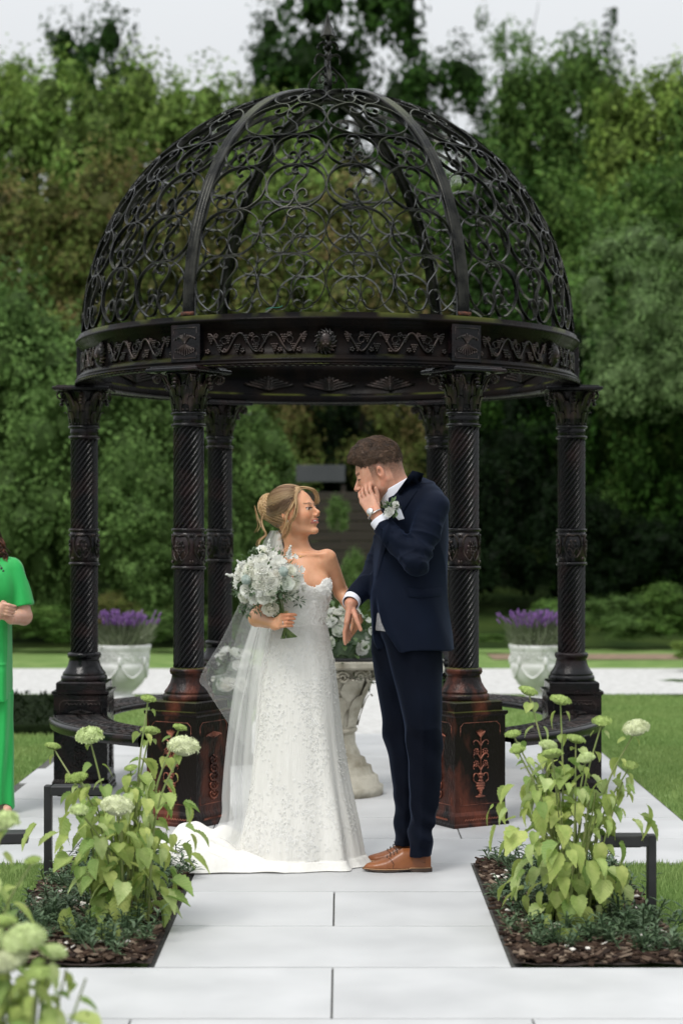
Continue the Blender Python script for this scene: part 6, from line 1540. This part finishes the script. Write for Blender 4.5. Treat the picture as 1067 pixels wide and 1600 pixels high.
def bloom(px, py, r, kind, tint=(1, 1, 1), dep=None):
    v = np.array([(px-418)*BYd/FPX, 0, (905-py)*BYd/FPX]); rr = np.hypot(v[0], v[2]); v[1] = -math.sqrt(max(.0009, RB**2-rr**2))*.95 if dep is None else dep
    tint = tuple(min(1.07, t_*1.05) for t_ in tint); f = MB(); ax_ = v/np.linalg.norm(v)+np.array([0, -.55, .1]); flower_mb(f, (0, 0, 0), r, ax_, kind, tint); r *= 1; f.build({'rose': 'rose', 'mum': 'chrysanthemum', 'daisy': 'daisy', 'small': 'small_bloom'}[kind], M['white_petal'], bq, loc=v)
for px, py, r, kd, ti in [(423, 949, .038, 'rose', (1, .985, .93)), (391, 898, .036, 'rose', (1, 1, .96)), (408, 917, .036, 'mum', (1, 1, 1)), (412, 888, .036, 'mum', (1, 1, 1)), (398, 877, .030, 'mum', (1, 1, 1)), (436, 878, .034, 'mum', (1, 1, 1)), (448, 911, .034, 'rose', (.97, 1, .97)), (466, 904, .034, 'mum', (1, 1, 1)),
                          (382, 932, .026, 'rose', (1, 1, .96)), (463, 889, .026, 'daisy', (1, 1, 1)), (446, 884, .018, 'daisy', (1, 1, 1)), (370, 913, .020, 'daisy', (.98, 1, .97)), (375, 892, .020, 'small', (1, 1, 1)), (428, 868, .022, 'mum', (1, 1, 1)), (420, 905, .026, 'mum', (1, 1, 1)), (398, 935, .024, 'mum', (1, 1, 1)), (434, 897, .022, 'rose', (1, .98, .95)),
                          (446, 956, .012, 'rose', (1, .93, .65)), (461, 871, .014, 'small', (1, 1, 1)), (474, 918, .018, 'rose', (1, 1, 1)), (384, 882, .018, 'small', (1, 1, 1)), (452, 869, .018, 'daisy', (1, 1, 1)), (470, 890, .018, 'small', (1, 1, 1))]:
    bloom(px, py, r, kd, ti)
for _ in range(30):
    a = random.uniform(0, 2*PI); q = random.uniform(.1, 1.0)*RB; x, z = q*math.cos(a), q*math.sin(a)
    bloom(418+x*FPX/BYd, 905-z*FPX/BYd, random.uniform(.017, .030), random.choice(('rose', 'rose', 'mum')), random.choice([(1.06, 1.05, 1.0), (1.05, 1.04, .97), (1.05, 1.06, 1.02)]))
sg_ = mat('thistle_sage', (.30, .38, .34), (.42, .48, .44), 60, rough=.8, bump=.6)
for px, py in ((420, 868), (443, 893), (388, 905)):
    v = np.array([(px-418)*BYd/FPX, -.10 if py > 880 else -.02, (905-py)*BYd/FPX]); f = MB()
    f.ball((0, 0, 0), (.019, .019, .018), 12, 8)
    for q in range(12): a = q*PI/6; f.tube([(.018*math.cos(a)*math.sin(t), .018*math.sin(a)*math.sin(t), .019*math.cos(t)) for t in np.linspace(.15, 2.6, 8)], .0025, 4)
    f.build('seed_head', sg_, bq, loc=v)
for base, tip in (((450, 872), (454, 854)), ((385, 888), (374, 876)), ((375, 900), (357, 897)), ((420, 862), (422, 845))):
    f = MB(); p0 = np.array([(base[0]-418)*BYd/FPX, -.07, (905-base[1])*BYd/FPX]); p1 = np.array([(tip[0]-418)*BYd/FPX, -.08, (905-tip[1])*BYd/FPX])
    for t in np.linspace(0, 1, 14):
        p = p0*(1-t)+p1*t
        for q in range(5): f.ball(p+rng.normal(size=3)*.0055*(1.15-t), .0034, 5, 3)
    f.build('astilbe_spray', M['white_petal'], bq)
b = MB(); gp0 = grip-bqc
for k in range(34):
    a = random.uniform(0, 2*PI); q = random.uniform(.2, 1); r0, r1, r2 = .055, .011, .034
    e1 = np.cross(st_d, [0, 1, 0]); e1 /= np.linalg.norm(e1); e2 = np.cross(st_d, e1); o_ = e1*math.cos(a)+e2*math.sin(a)
    b.tube(spline([gp0*.35+o_*r0*q, gp0+o_*r1*q+np.array([.004, 0, 0]), gp0+st_d*.055+np.array([.0, 0, -.012])-o_*r2*q*np.array([1.25, 1, .4])], 8), .0026, 5)
b.build('flower_stems', mat('cut_stem', (.10, .17, .045), (.20, .27, .10), 30, rough=.5), bq)

# ---------------------------------------------------------------- woman in green at the left edge
WY = 8.85
def Wm(px, py, dy=0.0): return W(px, py, WY+dy)
def wz(py): return CAMH+(HOR-py)*WY/FPX
def wx(px): return (px-533.5)*WY/FPX
wg = thing('person', 'woman in an emerald green tunic and trousers, hands clasped, cut by the left edge', 'person', (wx(-12), WY, 0)); OW = np.array([wx(-12), WY, 0])
WA = axes(np.array([.80, -.60, -.05])); WC = Wm(-29, 822, 0); SKW = (.62, .36, .27)
w_ls, w_le, w_lw = Wm(22, 892, .0), Wm(37, 963, -.02), Wm(18, 967, -.17)
w_rs, w_re, w_rw = Wm(-50, 892, .03), Wm(-62, 968, -.06), Wm(-8, 968, -.22)
wk = Wm(8, 958, -.215); wsd = np.array([.25, -.25, .9]); wsd /= np.linalg.norm(wsd)
wk2 = Wm(5, 951, -.235)
def fings(k0, sd, dirs, r=.0082, flip=1):
    o = []
    for i, off in enumerate((-.024, -.008, .008, .024)):
        b0 = k0+sd*off; o.append((fch([b0, b0+dirs[0], b0+dirs[1], b0+dirs[2]]), r))
    return o
WF1 = fings(wk, wsd, [np.array([-.026, -.018, .004]), np.array([-.045, -.004, .008]), np.array([-.054, .014, .010])])+[(fch([w_lw, Wm(14, 948, -.20), Wm(8, 941, -.21)]), .0095)]
WF2 = fings(wk2, wsd, [np.array([.026, -.010, -.004]), np.array([.044, .002, -.010]), np.array([.052, .016, -.012])])+[(fch([w_rw, Wm(-2, 948, -.225), Wm(5, 940, -.22)]), .0095)]
def w_body(P):
    d = head_sdf(P, WC, WA, True); d = smin(d, s_cap(P, WC+WA@np.array([-.02, 0, -.05]), Wm(-18, 885, .02), .048, .055), .03)
    d = smin(d, s_loft(P, [(wz(1080), wx(-22), WY, .08, .07), (wz(1000), wx(-20), WY, .09, .08), (wz(920), wx(-16), WY, .11, .08), (wz(885), wx(-14), WY, .11, .06)]), .03)
    d = smin(d, s_cap(P, w_ls, w_le, .045, .042), .02); d = smin(d, s_cap(P, w_le, w_lw, .041, .025), .012)
    d = smin(d, s_cap(P, w_rs, w_re, .045, .042), .02); d = smin(d, s_cap(P, w_re, w_rw, .041, .025), .012)
    d = smin(d, hand_sdf(P, w_lw, wk, wsd, WF1, .85), .010); d = smin(d, hand_sdf(P, w_rw, wk2, wsd, WF2, .85), .008)
    for s_ in (-1, 1): d = smin(d, s_cap(P, Wm(-19+12*s_, 1085), Wm(-19+20*s_, 1262), .04, .03), .02)
    for s_ in (-1, 1): d = smin(d, s_cap(P, Wm(-18+20*s_, 1265, .02), Wm(-8+20*s_, 1266, -.12), .032, .022), .01)
    return d
part_sdf('body', w_body, (wx(-110), WY-.34, -.01), (wx(75), WY+.22, wz(770)), .0042, M['skin_b'], wg, OW, lambda P: np.clip(head_col(P, WC, WA, SKW, True), 0, 1))
def w_top(P):
    d = s_loft(P, [(wz(1092), wx(-22), WY, .163, .135), (wz(1060), wx(-22), WY, .160, .132), (wz(1036), wx(-22), WY, .150, .125), (wz(1000), wx(-20), WY, .135, .118), (wz(965), wx(-18), WY-.01, .125, .115), (wz(930), wx(-14), WY-.02, .135, .135), (wz(905), wx(-14), WY-.01, .140, .125), (wz(885), wx(-14), WY, .125, .085), (wz(874), wx(-16), WY, .08, .06)])
    d = smin(d, s_cap(P, w_ls+np.array([-.01, 0, 0]), w_ls*.25+w_le*.75, .062, .060), .022); d = smin(d, s_cap(P, w_rs, w_rs*.35+w_re*.65, .062, .060), .022)
    a = (w_le-w_ls)/np.linalg.norm(w_le-w_ls); cut = (P-(w_ls*.22+w_le*.78).astype(np.float32))@a.astype(np.float32); d = np.where(P[:, 0] > wx(18), np.maximum(d, cut), d)
    z = P[:, 2]; fl = .006*np.sin((P[:, 0]+P[:, 1]*.6)*75+2*vnoise(P, 5))*np.clip((wz(990)-z)/.15, .15, 1); fr = .007*np.exp(-((z-wz(1036))/.006)**2)
    d = d+fl-fr+wrinkle(P, .004, 9)-.008*(ridge(P*np.array([1, 1, .4], np.float32)+P[:, 2:3]*np.array([.4, .2, 0], np.float32), 9)-.35)
    return smax(d, -s_cap(P, Wm(-14, 868, -.06), Wm(-18, 850, 0), .055, .07), .006)
part_sdf('tunic', w_top, (wx(-100), WY-.26, wz(1094)), (wx(62), WY+.20, wz(860)), .0046, M['green'], wg, OW)
def w_tr(P):
    d = None
    for s_ in (-1, 1):
        K = [(wz(1262), wx(-19+22*s_), WY, .066, .085), (wz(1230), wx(-19+21*s_), WY, .062, .08), (wz(1160), wx(-19+20*s_), WY, .058, .078), (wz(1080), wx(-20+18*s_), WY, .066, .085)]
        x = s_loft(P, K); d = x if d is None else smin(d, x, .015)
    return d+.006*np.sin((P[:, 0]+P[:, 1]*.5)*85+2.5*vnoise(P*np.array([1, 1, .3], np.float32), 5))+wrinkle(P, .005, 7, (1.5, 1.5, .4))
part_sdf('trousers', w_tr, (wx(-90), WY-.16, wz(1263)), (wx(50), WY+.16, wz(1078)), .0055, M['green'], wg, OW)
b = MB()
RH = [(.045, .016, .010), (.085, .030, .018), (.12, .042, .022), (.03, .011, .008)]
for k in range(260):
    a = random.uniform(-2.6, 2.6); c = WC+WA@np.array([-.01, 0, .035])
    d_ = np.array([-math.cos(a)*.8, math.sin(a), random.uniform(.2, 1)]); d_ /= np.linalg.norm(d_)
    if a > 2.0 or a < -2.0: d_[0] = abs(d_[0])*.2
    p0 = np.array([0, 0, .125]); p1 = d_*np.array([.105, .090, .10]); p2 = np.array([p1[0]*1.15-.01, p1[1]*1.25, -.06]); p3 = np.array([p2[0]*1.2, p2[1]*1.25+random.uniform(-.02, .02), -.13]); p4 = np.array([p3[0]+random.uniform(-.03, .04), p3[1]*1.1, -.20+random.uniform(-.02, .04)])
    p1[0] = min(p1[0], .05)
    strand(b, [c+WA@p-OW for p in (p0, p1, p2, p3, p4)], random.uniform(.006, .011), random.choice(RH), 18)
lockp = [(-4, 838), (6, 852), (4, 862), (12, 868), (10, 876), (20, 880)]
for k in range(26):
    strand(b, [Wm(x+random.uniform(-5, 2), y+random.uniform(-3, 3), -.02+random.uniform(-.03, .05))-OW for x, y in lockp], random.uniform(.004, .007), random.choice(RH), 18)
b.build('hair', M['hair_g'], wg)
b = MB(); b.tube(spline([Wm(-10, 872, -.09)-OW, Wm(-2, 880, -.12)-OW, Wm(4, 888, -.145)-OW, Wm(2, 890, -.15)-OW], 10), .002, 5); b.ball(Wm(3, 888, -.150)-OW, .006, 8, 6); b.ball(Wm(6, 892, -.145)-OW, .005, 8, 6); b.build('necklace', M['lamp'], wg)
for s_ in (-1, 1):
    b = MB(); o = Wm(-14+20*s_, 1266, -.05); b.ball((o-OW)*np.array([1, 1, 0])+np.array([0, 0, .022]), (.042, .105, .030), 14, 8); b.build('shoe', M['sole'], wg)
